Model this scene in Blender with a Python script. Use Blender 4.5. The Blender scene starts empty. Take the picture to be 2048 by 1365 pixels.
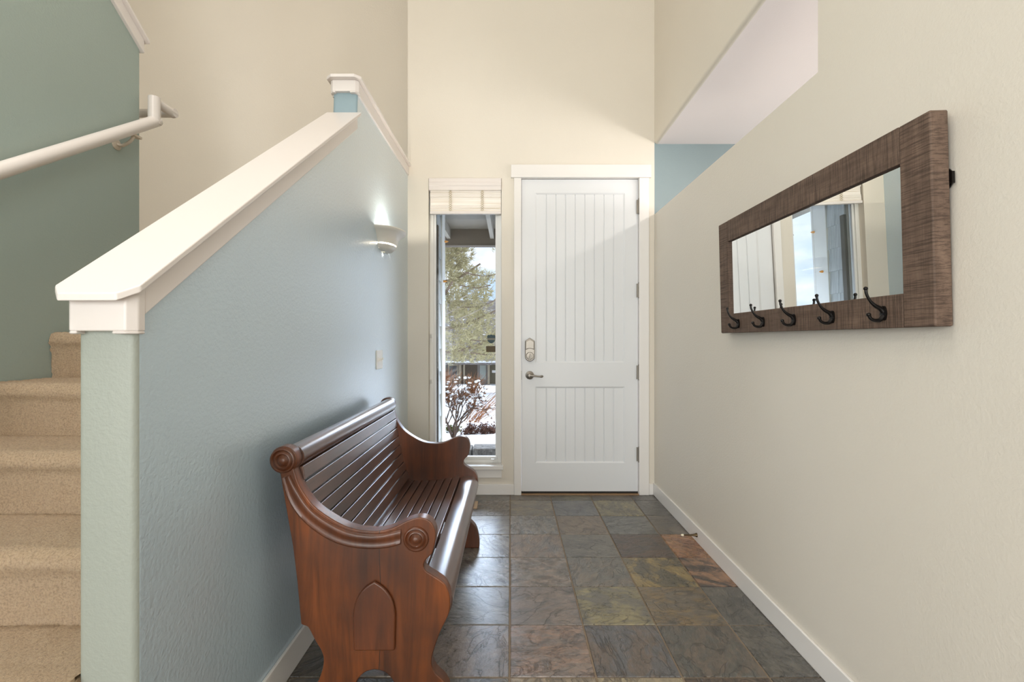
import bpy, bmesh, math, random
from mathutils import Vector, Matrix
from math import pi, sin, cos, radians, sqrt

random.seed(7)
scene = bpy.context.scene
COL = scene.collection

# ------------------------------------------------------------------ helpers
class MB:
    """collects shapes, builds ONE mesh object"""
    def __init__(s):
        s.v = []; s.f = []
    def add(s, vs, fs):
        o = len(s.v)
        s.v += [tuple(p) for p in vs]
        s.f += [tuple(i + o for i in q) for q in fs]
        return s
    def box(s, x0, x1, y0, y1, z0, z1):
        vs = [(x, y, z) for x in (x0, x1) for y in (y0, y1) for z in (z0, z1)]
        return s.add(vs, [(0,1,3,2),(4,6,7,5),(0,4,5,1),(2,3,7,6),(0,2,6,4),(1,5,7,3)])
    def prism(s, poly, axis, a, b):
        n = len(poly)
        def m(p, t):
            return {'X': (t, p[0], p[1]), 'Y': (p[0], t, p[1]), 'Z': (p[0], p[1], t)}[axis]
        vs = [m(p, a) for p in poly] + [m(p, b) for p in poly]
        fs = [tuple(range(n)), tuple(range(2*n-1, n-1, -1))]
        fs += [(i, (i+1) % n, n+(i+1) % n, n+i) for i in range(n)]
        return s.add(vs, fs)
    def raked(s, plan, ztop, zbot):
        """plan polygon (X,Y) with top and bottom heights given as functions of Y"""
        n = len(plan)
        vs = [(x, y, zbot(y)) for x, y in plan] + [(x, y, ztop(y)) for x, y in plan]
        fs = [tuple(range(n)), tuple(range(2*n-1, n-1, -1))]
        fs += [(i, (i+1) % n, n+(i+1) % n, n+i) for i in range(n)]
        return s.add(vs, fs)
    def tube(s, path, rad, n=10, cap=True, flat=None):
        path = [Vector(p) for p in path]
        if not hasattr(rad, '__len__'): rad = [rad]*len(path)
        rings = []; up = None
        for i, p in enumerate(path):
            t = (path[min(i+1, len(path)-1)] - path[max(i-1, 0)]).normalized()
            if up is None:
                up = Vector((0,0,1)) if abs(t.z) < .9 else Vector((1,0,0))
            a = t.cross(up)
            if a.length < 1e-5: a = t.cross(Vector((0,1,0)))
            a.normalize(); b = a.cross(t).normalized(); up = b
            rings.append([p + (a*cos(2*pi*k/n) + b*sin(2*pi*k/n))*rad[i] for k in range(n)])
        vs = [q for r in rings for q in r]; fs = []
        for i in range(len(path)-1):
            for k in range(n):
                fs.append((i*n+k, i*n+(k+1) % n, (i+1)*n+(k+1) % n, (i+1)*n+k))
        if cap:
            fs.append(tuple(range(n-1, -1, -1))); fs.append(tuple(range((len(path)-1)*n, len(path)*n)))
        return s.add(vs, fs)
    def lathe(s, prof, org, axis, n=32, su=1, sv=1):
        """prof: (radius, height along axis)"""
        axis = Vector(axis).normalized(); org = Vector(org)
        u = axis.cross(Vector((0,0,1)))
        if u.length < 1e-4: u = Vector((1,0,0))
        u.normalize(); w = axis.cross(u)
        vs = []; fs = []; m = len(prof)
        for r, h in prof:
            for k in range(n):
                a = 2*pi*k/n
                vs.append(org + axis*h + u*(r*cos(a)*su) + w*(r*sin(a)*sv))
        for i in range(m-1):
            for k in range(n):
                fs.append((i*n+k, i*n+(k+1) % n, (i+1)*n+(k+1) % n, (i+1)*n+k))
        fs.append(tuple(range(n-1, -1, -1))); fs.append(tuple(range((m-1)*n, m*n)))
        return s.add(vs, fs)
    def ball(s, c, r, nu=10, nv=7, jitter=0):
        c = Vector(c); r = Vector(r) if hasattr(r, '__len__') else Vector((r,r,r))
        vs = []; fs = []
        for j in range(nv+1):
            t = pi*j/nv
            for i in range(nu):
                p = 2*pi*i/nu
                k = 1 + random.uniform(-jitter, jitter)
                vs.append((c.x + r.x*k*sin(t)*cos(p), c.y + r.y*k*sin(t)*sin(p), c.z + r.z*k*cos(t)))
        for j in range(nv):
            for i in range(nu):
                fs.append((j*nu+i, j*nu+(i+1) % nu, (j+1)*nu+(i+1) % nu, (j+1)*nu+i))
        return s.add(vs, fs)
    def build(s, name, mat=None, parent=None, smooth=None, bevel=None, seg=2, fix=True, loc=None):
        me = bpy.data.meshes.new(name)
        vs = s.v
        if loc is not None:
            vs = [(x-loc[0], y-loc[1], z-loc[2]) for x, y, z in vs]
        me.from_pydata(vs, [], s.f)
        if fix:
            bm = bmesh.new(); bm.from_mesh(me)
            bmesh.ops.remove_doubles(bm, verts=bm.verts, dist=1e-6)
            bmesh.ops.recalc_face_normals(bm, faces=bm.faces)
            bm.to_mesh(me); bm.free()
        o = bpy.data.objects.new(name, me); COL.objects.link(o)
        if mat: me.materials.append(mat)
        if smooth:
            me.shade_smooth(); me.set_sharp_from_angle(angle=radians(smooth))
        if bevel:
            b = o.modifiers.new('bevel', 'BEVEL'); b.width = bevel; b.segments = seg
            b.limit_method = 'ANGLE'; b.angle_limit = radians(40); b.use_clamp_overlap = True
            me.shade_smooth(); me.set_sharp_from_angle(angle=radians(50))
            b.harden_normals = True
        if loc is not None: o.location = loc
        if parent: 
            o.parent = parent
            if parent.type == 'EMPTY' or True:
                # parents sit unrotated unless stated; keep world placement of the raw coordinates
                o.matrix_parent_inverse = Matrix.Identity(4)
        return o

def tag(o, label=None, cat=None, group=None, kind=None):
    if label: o['label'] = label
    if cat: o['category'] = cat
    if group: o['group'] = group
    if kind: o['kind'] = kind
    return o

def thing(name, label, cat, loc=(0,0,0), group=None, rot=(0,0,0)):
    o = bpy.data.objects.new(name, None); COL.objects.link(o)
    o.location = loc; o.rotation_euler = rot; o.empty_display_size = .1
    tag(o, label, cat, group)
    return o

def part(mb, name, mat, par, **k):
    """a part whose raw coordinates are WORLD coordinates, under an unrotated parent"""
    p = par; off = Vector((0,0,0))
    while p is not None:
        off += p.location; p = p.parent
    mb.v = [(x-off.x, y-off.y, z-off.z) for x, y, z in mb.v]
    return mb.build(name, mat, par, **k)

def struct(o):
    o['kind'] = 'structure'; return o

def spline(pts, sub=6, closed=False):
    """Catmull-Rom through 2D / 3D points"""
    P = [Vector(p) for p in pts]; out = []
    n = len(P)
    for i in range(n if closed else n-1):
        p0 = P[(i-1) % n] if closed or i > 0 else P[0]*2-P[1]
        p1 = P[i]; p2 = P[(i+1) % n]
        p3 = P[(i+2) % n] if closed or i+2 < n else P[-1]*2-P[-2]
        for k in range(sub):
            t = k/sub
            out.append(0.5*((2*p1) + (p2-p0)*t + (2*p0-5*p1+4*p2-p3)*t*t + (3*p1-p0-3*p2+p3)*t*t*t))
    if not closed: out.append(P[-1])
    return out

# ------------------------------------------------------------------ materials
def lin(r, g, b):
    f = lambda c: ((c/255+.055)/1.055)**2.4 if c > 10 else c/255/12.92
    return (f(r), f(g), f(b), 1)

class NM:
    def __init__(s, name):
        s.m = bpy.data.materials.new(name); s.m.use_nodes = True
        s.t = s.m.node_tree; s.n = s.t.nodes; s.l = s.t.links
        s.b = s.n.get('Principled BSDF'); s.out = s.n.get('Material Output')
    def node(s, typ, **k):
        d = s.n.new(typ)
        for a, b in k.items():
            if a.startswith('i_'):
                d.inputs[a[2:].replace('_', ' ')].default_value = b
            else: setattr(d, a, b)
        return d
    def link(s, a, b): s.l.new(a, b)
    def set(s, **k):
        for a, b in k.items(): s.b.inputs[a.replace('_', ' ')].default_value = b
        return s
    def coords(s, scale=(1,1,1), kind='Object'):
        tc = s.node('ShaderNodeTexCoord'); mp = s.node('ShaderNodeMapping')
        mp.inputs['Scale'].default_value = scale
        s.link(tc.outputs[kind], mp.inputs['Vector']); return mp.outputs['Vector']
    def noise(s, vec, scale, detail=3, rough=.5, dist=0):
        d = s.node('ShaderNodeTexNoise'); d.inputs['Scale'].default_value = scale
        d.inputs['Detail'].default_value = detail; d.inputs['Roughness'].default_value = rough
        d.inputs['Distortion'].default_value = dist
        s.link(vec, d.inputs['Vector']); return d.outputs['Fac']
    def ramp(s, fac, stops):
        d = s.node('ShaderNodeValToRGB'); e = d.color_ramp.elements
        while len(e) < len(stops): e.new(.5)
        for x, (p, c) in zip(e, stops): x.position = p; x.color = c
        s.link(fac, d.inputs['Fac']); return d.outputs['Color']
    def mix(s, fac, a, b, mode='MIX'):
        d = s.node('ShaderNodeMix'); d.data_type = 'RGBA'; d.blend_type = mode
        for sock, val in ((d.inputs[0], fac), (d.inputs[6], a), (d.inputs[7], b)):
            if hasattr(val, 'is_linked'): s.link(val, sock)
            else: sock.default_value = val
        return d.outputs[2]
    def math(s, op, a, b=0., c=0.):
        d = s.node('ShaderNodeMath'); d.operation = op
        for sock, val in zip(d.inputs, (a, b, c)):
            if hasattr(val, 'is_linked'): s.link(val, sock)
            else: sock.default_value = val
        return d.outputs[0]
    def bump(s, h, strength=.3, dist=.005, nrm=None):
        d = s.node('ShaderNodeBump'); d.inputs['Strength'].default_value = strength
        d.inputs['Distance'].default_value = dist
        s.link(h, d.inputs['Height'])
        if nrm: s.link(nrm, d.inputs['Normal'])
        s.link(d.outputs['Normal'], s.b.inputs['Normal']); return d.outputs['Normal']

def plain(name, col, rough=.5, metal=0., spec=.5, coat=0.):
    m = NM(name); m.set(Base_Color=col, Roughness=rough, Metallic=metal)
    m.b.inputs['Specular IOR Level'].default_value = spec
    m.b.inputs['Coat Weight'].default_value = coat
    return m.m

def paint(name, col, rough=.55, bump=.25, scale=110, spec=.5, coat=0.):
    m = NM(name); v = m.coords()
    m.set(Roughness=rough); m.b.inputs['Specular IOR Level'].default_value = spec
    m.b.inputs['Coat Weight'].default_value = coat; m.b.inputs['Coat Roughness'].default_value = .30; m.b.inputs['Coat IOR'].default_value = 2.
    big = m.noise(v, 1.7, 2)
    c = m.mix(big, tuple(x*.97 for x in col[:3])+(1,), tuple(min(1, x*1.03) for x in col[:3])+(1,))
    m.link(c, m.b.inputs['Base Color'])
    a = m.noise(v, scale, 3, .55)
    m.bump(a, bump, .004)
    return m.m

BEIGE = lin(223, 216, 204)
M = {}
M['beige'] = paint('beige_paint', BEIGE, .6, .16)
M['beige_right'] = paint('beige_paint_right', lin(224, 218, 207), .5, .25, 120)
M['blue'] = paint('blue_grey_paint', lin(184, 204, 216), .24, .7, 80, .8, 1.)
M['green'] = paint('sage_paint', lin(160, 174, 168), .42, .3, 110)
M['post'] = paint('half_wall_paint_front_lit', lin(160, 166, 158), .45, .3, 110)  # half-wall paint with the warm front light put into its colour
M['alcove'] = paint('alcove_paint', lin(134, 150, 154), .5, .2)
M['landing_post'] = paint('landing_post_paint_shaded', lin(142, 163, 172), .5, .2)  # darker copy of the blue wall paint, shade put into the colour
M['ceil'] = paint('ceiling_paint', lin(240, 236, 230), .7, .15)
M['lilac'] = paint('soffit_paint', lin(232, 224, 223), .6, .12)
M['white'] = plain('white_trim', lin(234, 231, 228), .32)
M['cap'] = plain('white_cap_paint', lin(228, 221, 217), .3)
M['door'] = plain('door_white', lin(226, 228, 231), .35)
M['vinyl'] = plain('white_vinyl', lin(236, 236, 234), .35)
M['black'] = plain('black_iron', lin(28, 25, 24), .35, .6)
M['dark'] = plain('dark_rubber', lin(25, 22, 20), .7)
M['nickel'] = plain('satin_nickel', lin(152, 146, 138), .42, 1.)
M['bronze'] = plain('bronze', lin(92, 78, 58), .35, .9)
M['cream'] = plain('cream_plastic', lin(232, 225, 200), .4)
M['plate'] = plain('switch_white', lin(242, 240, 234), .3)
M['ceramic'] = plain('sconce_ceramic', lin(225, 221, 212), .45)
M['bracket'] = plain('painted_bracket', lin(205, 192, 176), .4)
M['snow'] = None
M['mirror'] = plain('mirror_silver', (.93, .95, .94, 1), .0, 1.)
M['sticker'] = plain('sticker_teal', lin(45, 70, 78), .5)
M['stickerband'] = plain('sticker_band', lin(120, 118, 105), .5)
M['stickerbrown'] = plain('sticker_brown', lin(78, 62, 25), .5)
M['orange'] = plain('orange_plastic', lin(240, 165, 70), .4)
M['soffit'] = plain('porch_soffit', lin(104, 98, 88), .7)
M['beam'] = plain('porch_beam', lin(66, 56, 46), .7)
M['rafter'] = plain('porch_rafter', lin(130, 124, 114), .7)
M['exttrim'] = plain('exterior_trim', lin(222, 220, 214), .6)
M['extcasing'] = plain('brown_exterior_casing', lin(62, 52, 38), .7)
M['concrete'] = plain('concrete', lin(150, 148, 142), .9)
M['oak'] = plain('threshold_wood', lin(150, 120, 90), .5)

def glass_mat():
    m = NM('window_glass'); m.n.remove(m.b)
    tr = m.node('ShaderNodeBsdfTransparent'); gl = m.node('ShaderNodeBsdfGlossy')
    gl.inputs['Roughness'].default_value = 0.
    tr.inputs['Color'].default_value = (.97, .985, .98, 1)
    fr = m.node('ShaderNodeFresnel'); fr.inputs['IOR'].default_value = 1.5
    mx = m.node('ShaderNodeMixShader')
    m.link(fr.outputs[0], mx.inputs[0]); m.link(tr.outputs[0], mx.inputs[1]); m.link(gl.outputs[0], mx.inputs[2])
    m.link(mx.outputs[0], m.out.inputs['Surface'])
    return m.m
M['glass'] = glass_mat()

def snow_mat():
    m = NM('snow'); v = m.coords()
    m.set(Base_Color=lin(225, 227, 231), Roughness=.8)
    m.bump(m.noise(v, 9, 5, .6), .6, .06); return m.m
M['snow'] = snow_mat()

def wood(name, dark, light, grain='Y', rough=.3, coat=.4, scale=5., seam=None, bump=.08, wear=None):
    m = NM(name)
    sc = {'X': (.7, 9, 9), 'Y': (9, .7, 9), 'Z': (9, 9, .7)}[grain]
    v = m.coords(sc)
    a = m.noise(v, scale, 6, .6, .6)
    b = m.noise(m.coords(), 3.2, 3)
    c = m.ramp(a, [(.3, dark), (.72, light)])
    bl = m.ramp(b, [(.38, (0, 0, 0, 1)), (.68, (.75, .75, .75, 1))])
    c = m.mix(bl, c, tuple(x*.6 for x in dark[:3])+(1,), 'MIX')
    if seam is not None:
        tc = m.node('ShaderNodeTexCoord'); sx = m.node('ShaderNodeSeparateXYZ')
        m.link(tc.outputs['Object'], sx.inputs[0])
        wob = m.math('MULTIPLY', m.math('SUBTRACT', m.noise(m.coords((1,1,1)), 6, 3), .5), .02)
        d = m.math('ABSOLUTE', m.math('SUBTRACT', m.math('ADD', sx.outputs[0], wob), seam))
        k = m.math('LESS_THAN', d, .0011)
        c = m.mix(k, c, (.012, .006, .004, 1))
    m.link(c, m.b.inputs['Base Color'])
    r = m.math('MULTIPLY_ADD', b, .18, rough-.08); m.link(r, m.b.inputs['Roughness'])
    m.b.inputs['Coat Weight'].default_value = coat; m.b.inputs['Coat Roughness'].default_value = .30
    m.bump(a, bump, .003)
    return m.m
M['pew_panel'] = wood('pew_panel_wood', lin(68, 35, 17), lin(122, 66, 34), 'Z', .34, .25, 3.2, seam=None)
M['pew_slat'] = wood('pew_slat_wood', lin(70, 43, 32), lin(114, 76, 58), 'Y', .33, 1., 4.)

def sawn(name, along):
    """rough-sawn stained timber with saw marks across the board; object coords: y along wall, z up"""
    m = NM(name)
    m.set(Roughness=.72)
    v = m.coords((1, 1, 1))
    n = m.noise(m.coords((6, 1.2, 9) if along == 'Y' else (6, 9, 1.2)), 4, 5, .6)
    c = m.ramp(n, [(.25, lin(90, 71, 59)), (.75, lin(124, 102, 87))])
    fine = m.noise(m.coords((20, 170, 6) if along == 'Y' else (20, 6, 170)), 1.3, 4, .75)
    lines = m.ramp(fine, [(.40, (.45, .43, .42, 1)), (.53, (1, 1, 1, 1))])
    c = m.mix(.95, c, m.mix(1., c, lines, 'MULTIPLY'))
    cross = m.noise(m.coords((20, 9, 220) if along == 'Y' else (20, 220, 9)), 1.2, 3, .7)
    c = m.mix(.35, c, m.mix(1., c, m.ramp(cross, [(.40, (.5, .48, .46, 1)), (.55, (1, 1, 1, 1))]), 'MULTIPLY'))
    m.link(c, m.b.inputs['Base Color'])
    m.bump(fine, .5, .002)
    return m.m
M['sawn_h'] = sawn('rough_sawn_rail', 'Y')
M['sawn_v'] = sawn('rough_sawn_stile', 'Z')

def carpet_mat():
    m = NM('tan_carpet'); v = m.coords()
    m.set(Roughness=.95); m.b.inputs['Specular IOR Level'].default_value = .15
    a = m.noise(v, 190, 3, .7); b = m.noise(v, 14, 3)
    c = m.ramp(a, [(.36, lin(202, 161, 116)), (.50, lin(236, 199, 154)), (.66, lin(249, 220, 181))])
    c = m.mix(m.math('MULTIPLY', b, .45), c, lin(222, 190, 148))
    m.link(c, m.b.inputs['Base Color'])
    m.b.inputs['Sheen Weight'].default_value = .35
    m.b.inputs['Sheen Roughness'].default_value = .5
    m.bump(m.noise(v, 240, 4, .8), 1., .012)
    return m.m
M['carpet'] = carpet_mat()

def slate_mat():
    m = NM('slate_tiles')
    at = m.node('ShaderNodeAttribute'); at.attribute_name = 'tile_a'
    at2 = m.node('ShaderNodeAttribute'); at2.attribute_name = 'tile_b'
    rn = m.node('ShaderNodeAttribute'); rn.attribute_name = 'tile_r'
    tc = m.node('ShaderNodeTexCoord')
    ofs = m.node('ShaderNodeVectorMath'); ofs.operation = 'MULTIPLY_ADD'
    m.link(rn.outputs['Color'], ofs.inputs[0]); ofs.inputs[1].default_value = (37, 53, 29)
    m.link(tc.outputs['Object'], ofs.inputs[2]); v = ofs.outputs[0]
    st = m.node('ShaderNodeMapping'); st.inputs['Scale'].default_value = (1, 1.8, 1)
    st.inputs['Rotation'].default_value = (0, 0, .5)
    vr = m.node('ShaderNodeVectorRotate'); vr.rotation_type = 'Z_AXIS'
    rs = m.node('ShaderNodeSeparateColor'); m.link(rn.outputs['Color'], rs.inputs[0])
    m.link(m.math('MULTIPLY', rs.outputs[0], 6.28), vr.inputs['Angle']); m.link(v, vr.inputs['Vector'])
    m.link(vr.outputs[0], st.inputs['Vector']); vs = st.outputs['Vector']
    n1 = m.noise(vs, 5.5, 8, .68, 1.2)
    f = m.ramp(n1, [(.45, (0, 0, 0, 1)), (.56, (1, 1, 1, 1))])
    c = m.mix(f, at.outputs['Color'], at2.outputs['Color'])
    n2 = m.noise(vs, 16, 8, .72, .8)
    c = m.mix(.9, c, m.mix(1., c, m.ramp(n2, [(.32, (.42, .42, .42, 1)), (.5, (1, 1, 1, 1)), (.68, (1.5, 1.45, 1.38, 1))]), 'MULTIPLY'))
    rdg = m.math('ABSOLUTE', m.math('SUBTRACT', m.noise(vs, 4.2, 4, .55, 1.4), .5))
    c = m.mix(1., c, m.ramp(rdg, [(.0, (.45, .43, .42, 1)), (.022, (1, 1, 1, 1))]), 'MULTIPLY')
    m.link(c, m.b.inputs['Base Color'])
    r = m.math('MULTIPLY_ADD', n2, .22, m.math('MULTIPLY_ADD', rs.outputs[2], .2, .14))
    m.link(r, m.b.inputs['Roughness'])
    m.b.inputs['Specular IOR Level'].default_value = .7
    m.b.inputs['Coat Weight'].default_value = .5; m.b.inputs['Coat Roughness'].default_value = .3
    lay = m.noise(vs, 5., 8, .62, 1.8)
    step = m.math('DIVIDE', m.math('FLOOR', m.math('MULTIPLY', lay, 16)), 16.)
    soft = m.math('MULTIPLY', lay, .5)
    cre = m.math('MULTIPLY', m.math('MINIMUM', rdg, .03), 6.)
    h = m.math('ADD', m.math('ADD', m.math('MULTIPLY', step, 1.1), soft), m.math('ADD', cre, m.math('MULTIPLY', m.noise(vs, 34, 5, .65), .35)))
    m.bump(h, .85, .016)
    return m.m

# ------------------------------------------------------------------ camera
F = 942.0; EYE = 1.206
cam = bpy.data.cameras.new('camera'); camo = bpy.data.objects.new('camera', cam); COL.objects.link(camo)
cam.sensor_fit = 'HORIZONTAL'; cam.sensor_width = 36; cam.lens = F/2048*36
cam.shift_x = 3/2048; cam.shift_y = -2.5/2048
cam.clip_start = .05; cam.clip_end = 500
camo.location = (0, 0, EYE); camo.rotation_euler = (pi/2, 0, 0)
scene.camera = camo

# ------------------------------------------------------------------ dimensions
D = 3.665                     # inside face of the door wall
XR = 1.12                     # right wall
XL = -.80                     # blue wall, hall side
XB = -.925                    # blue wall, stair side
XG = -1.90                    # sage wall
YB = 4.05                     # stairwell back wall
HC = 5.2                      # ceiling
WX0, WX1, WZ0, WZ1 = -.638, -.07, .233, 2.463    # window opening
DX0, DX1, DZ1 = .075, 1.003, 2.468               # door opening

# ------------------------------------------------------------------ floor
TILE = .309; TX = -.003; TY = 2.30
M['slate'] = slate_mat()
palette = {
 (-1,-2): ((112,100,92),(132,116,104)), (-1,-1): ((100,95,90),(120,112,104)), (-1,0): ((104,98,92),(122,114,104)),
 (-1,1): ((110,102,94),(126,114,102)), (-1,2): ((104,99,95),(122,114,106)), (-1,3): ((92,82,72),(108,94,80)),
 (0,-3): ((150,132,104),(128,112,92)), (1,-3): ((142,126,98),(150,134,100)), (2,-3): ((72,56,44),(92,72,56)), (3,-3): ((74,68,60),(84,74,64)),
 (0,-2): ((112,98,90),(136,106,88)), (1,-2): ((96,80,68),(84,82,84)), (2,-2): ((80,78,72),(94,82,70)), (3,-2): ((88,84,76),(80,76,70)),
 (0,-1): ((104,96,92),(122,106,96)), (1,-1): ((100,94,80),(132,120,80)), (2,-1): ((98,88,74),(118,96,62)), (3,-1): ((92,88,80),(80,78,74)),
 (0,0): ((108,99,90),(130,112,98)), (1,0): ((100,97,89),(112,100,86)), (2,0): ((84,76,56),(140,116,62)), (3,0): ((152,108,76),(62,50,44)),
 (0,1): ((108,100,92),(128,106,88)), (1,1): ((108,103,93),(96,92,86)), (2,1): ((70,58,50),(90,66,50)), (3,1): ((160,108,64),(136,86,54)),
 (0,2): ((104,101,97),(118,108,98)), (1,2): ((122,106,90),(112,98,84)), (2,2): ((106,104,99),(90,90,86)), (3,2): ((104,94,82),(90,84,76)),
 (0,3): ((112,104,92),(132,118,94)), (1,3): ((92,94,98),(102,100,98)), (2,3): ((104,97,74),(132,118,78)), (3,3): ((94,90,84),(82,78,72)),
 (0,4): ((92,80,66),(104,92,74)), (1,4): ((96,90,66),(82,76,62)), (2,4): ((84,72,58),(96,84,66)), (3,4): ((86,80,72),(78,72,64)),
}
generic = [((92,88,80),(108,98,84)), ((108,98,86),(130,104,80)), ((80,76,70),(98,90,76)), ((120,100,80),(96,86,76))]
def make_floor():
    """uneven slate tiles set in a bed of grout: one continuous floor"""
    rnd = random.Random(3)
    verts = []; faces = []; ca = []; cb = []; cr = []; mi = []
    grey = (.2, .2, .2, 1)
    def quad(q, m_, a, b, c):
        o = len(verts); verts.extend(q); faces.append(tuple(range(o, o+4))); mi.append(m_); ca.append(a); cb.append(b); cr.append(c)
    x0, x1, y0, y1 = TX-12*TILE, TX+12*TILE, TY-21*TILE, D+.02
    quad([(x0, y0, -.0035), (x1, y0, -.0035), (x1, y1, -.0035), (x0, y1, -.0035)], 1, grey, grey, grey)
    for j in range(-21, 5):
        for i in range(-12, 12):
            g = .0028
            xa, xb = TX+i*TILE+g, TX+(i+1)*TILE-g; ya, yb = TY+j*TILE+g, min(TY+(j+1)*TILE-g, D+.02)
            if yb-ya < .02: continue
            xa += rnd.uniform(-.0008, .0008); xb += rnd.uniform(-.0008, .0008); ya += rnd.uniform(-.0008, .0008); yb += rnd.uniform(-.0008, .0008)
            tx, ty, tz = rnd.uniform(-.0045, .0045), rnd.uniform(-.0045, .0045), rnd.uniform(-.0006, .0006)
            mx, my = (xa+xb)/2, (ya+yb)/2
            H = lambda x, y: tz + tx*(x-mx) + ty*(y-my)
            a, b = palette.get((i, j), generic[rnd.randrange(4)])
            mu = lambda q: tuple(min(255, 1.06*(v*.78 + .22*sum(q)/3)) for v in q)
            a, b = lin(*mu(a)), lin(*mu(b)); c = (rnd.random(), rnd.random(), rnd.random(), 1)
            e = .0022
            top = [(xa+e, ya+e), (xb-e, ya+e), (xb-e, yb-e), (xa+e, yb-e)]
            low = [(xa, ya), (xb, ya), (xb, yb), (xa, yb)]
            quad([(x, y, H(x, y)) for x, y in top], 0, a, b, c)
            for k in range(4):
                n = (k+1) % 4
                quad([(low[k][0], low[k][1], -.004), (low[n][0], low[n][1], -.004), (top[n][0], top[n][1], H(*top[n])), (top[k][0], top[k][1], H(*top[k]))], 0, a, b, c)
    me = bpy.data.meshes.new('floor'); me.from_pydata(verts, [], faces)
    for nm, data in (('tile_a', ca), ('tile_b', cb), ('tile_r', cr)):
        at = me.attributes.new(nm, 'FLOAT_COLOR', 'FACE')
        at.data.foreach_set('color', [c for q in data for c in q])
    o = bpy.data.objects.new('floor', me); COL.objects.link(o)
    me.materials.append(M['slate']); me.materials.append(M['grout'])
    me.polygons.foreach_set('material_index', mi)
    return struct(o)
M['grout'] = plain('tan_grout', lin(138, 122, 104), .9)
make_floor()

# ------------------------------------------------------------------ walls
w = MB()   # door wall with window and door openings
Y0, Y1 = D, D+.155
w.box(XL, WX0, Y0, Y1, 0, HC)
w.box(WX0, WX1, Y0, Y1, 0, WZ0-.02); w.box(WX0, WX1, Y0, Y1, WZ1, HC)
w.box(WX1, DX0-.012, Y0, Y1, 0, HC)
w.box(DX0-.012, DX1+.012, Y0, Y1, DZ1+.012, HC)
w.box(DX1+.012, XR, Y0, Y1, 0, HC)
struct(w.build('wall_front', M['beige']))

YO = 1.72; ZO0 = 2.185; ZO1 = 2.73
w = MB()
w.prism([(-4, 0), (D, 0), (D, ZO0), (YO, ZO0), (YO, HC), (-4, HC)], 'X', XR, XR+.12)
struct(w.build('wall_right', M['beige_right'], bevel=.004, seg=1))
w = MB()
r = .022
prof = [(XR, HC), (XR, ZO1+r)] + [(XR+r-r*cos(a*pi/12), ZO1+r-r*sin(a*pi/12)) for a in range(1, 7)] + [(XR+.026, ZO1), (XR+.026, HC)]
w.prism(prof, 'Y', YO, D)
struct(w.build('wall_right_header', M['beige'], smooth=40))

# the room beyond the right wall
w = MB(); w.box(XR, 4.2, D, D+.155, 0, 2.95); w.box(XR, XR+.16, D, D+.155, 2.95, HC); struct(w.build('wall_alcove_front', M['alcove']))
w = MB(); w.box(4.2, 4.35, -.2, D+.155, 0, 3.0); struct(w.build('wall_alcove_right', M['beige']))
w = MB(); w.box(XR+.12, 4.35, -.35, -.2, 0, 3.0); struct(w.build('wall_alcove_back', M['beige']))
w = MB(); w.box(XR+.026, 4.35, YO, D+.155, ZO1, ZO1+.25); w.box(XR+.12, 4.35, -.35, YO, ZO1, ZO1+.25); struct(w.build('ceiling_alcove', M['lilac']))
w = MB(); w.box(XR+.12, 4.35, -.35, D+.155, -.1, 0); struct(w.build('floor_alcove', M['concrete']))

# blue half wall between hall and stairs
NY = 1.004                      # near end
SL = (2.382-1.301)/(2.434-.957) # rake of the cap
capz = lambda y: 1.301 + SL*(y-.957)
LY = 2.455                      # start of the level part
me_ = MB()
poly = [(NY, 0), (NY, 1.245), (NY+.02, 1.26), (LY, capz(LY)-.06), (LY, 2.51), (D, 2.51), (D, 0)]
bmv = me_.prism(poly, 'X', XB, XL)
o = me_.build('wall_left', M['blue'])
bm = bmesh.new(); bm.from_mesh(o.data)
ed = [e for e in bm.edges if abs(e.verts[0].co.y-e.verts[1].co.y) < 1e-4 and abs(e.verts[0].co.x-e.verts[1].co.x) < 1e-4
      and (abs(e.verts[0].co.y-NY) < 1e-3 or abs(e.verts[0].co.y-LY) < 1e-3) and abs(e.verts[0].co.z-e.verts[1].co.z) > .1]
bmesh.ops.bevel(bm, geom=ed, offset=.016, segments=6, profile=.5, affect='EDGES')
o.data.materials.append(M['post']); o.data.materials.append(M['landing_post'])
for f in bm.faces:
    q = f.calc_center_median()
    if q.y < NY+.012: f.material_index = 1
    elif LY-.002 < q.y < LY+.014 and q.z > 2: f.material_index = 2
bm.to_mesh(o.data); bm.free(); o.data.shade_smooth(); o.data.set_sharp_from_angle(angle=radians(35))
struct(o)

# sage divider wall between the two flights
EY = 2.416
capg = lambda y: 2.72 + .735*(2.385-y)
w = MB(); w.prism([(-.6, 0), (-.6, capg(-.6)), (EY, capg(EY)), (EY, 0)], 'X', XG-.13, XG)
struct(w.build('wall_stair', M['green'], bevel=.008, seg=3))

w = MB(); w.box(-3.45, -.61, YB, YB+.15, 0, HC); struct(w.build('wall_stair_back', M['beige']))
w = MB(); w.box(-.78, -.61, Y1, YB, 0, HC); struct(w.build('wall_stair_side', M['beige']))
w = MB(); w.box(-3.45, -3.3, -4, YB, 0, HC); struct(w.build('wall_stair_left', M['beige']))
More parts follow.
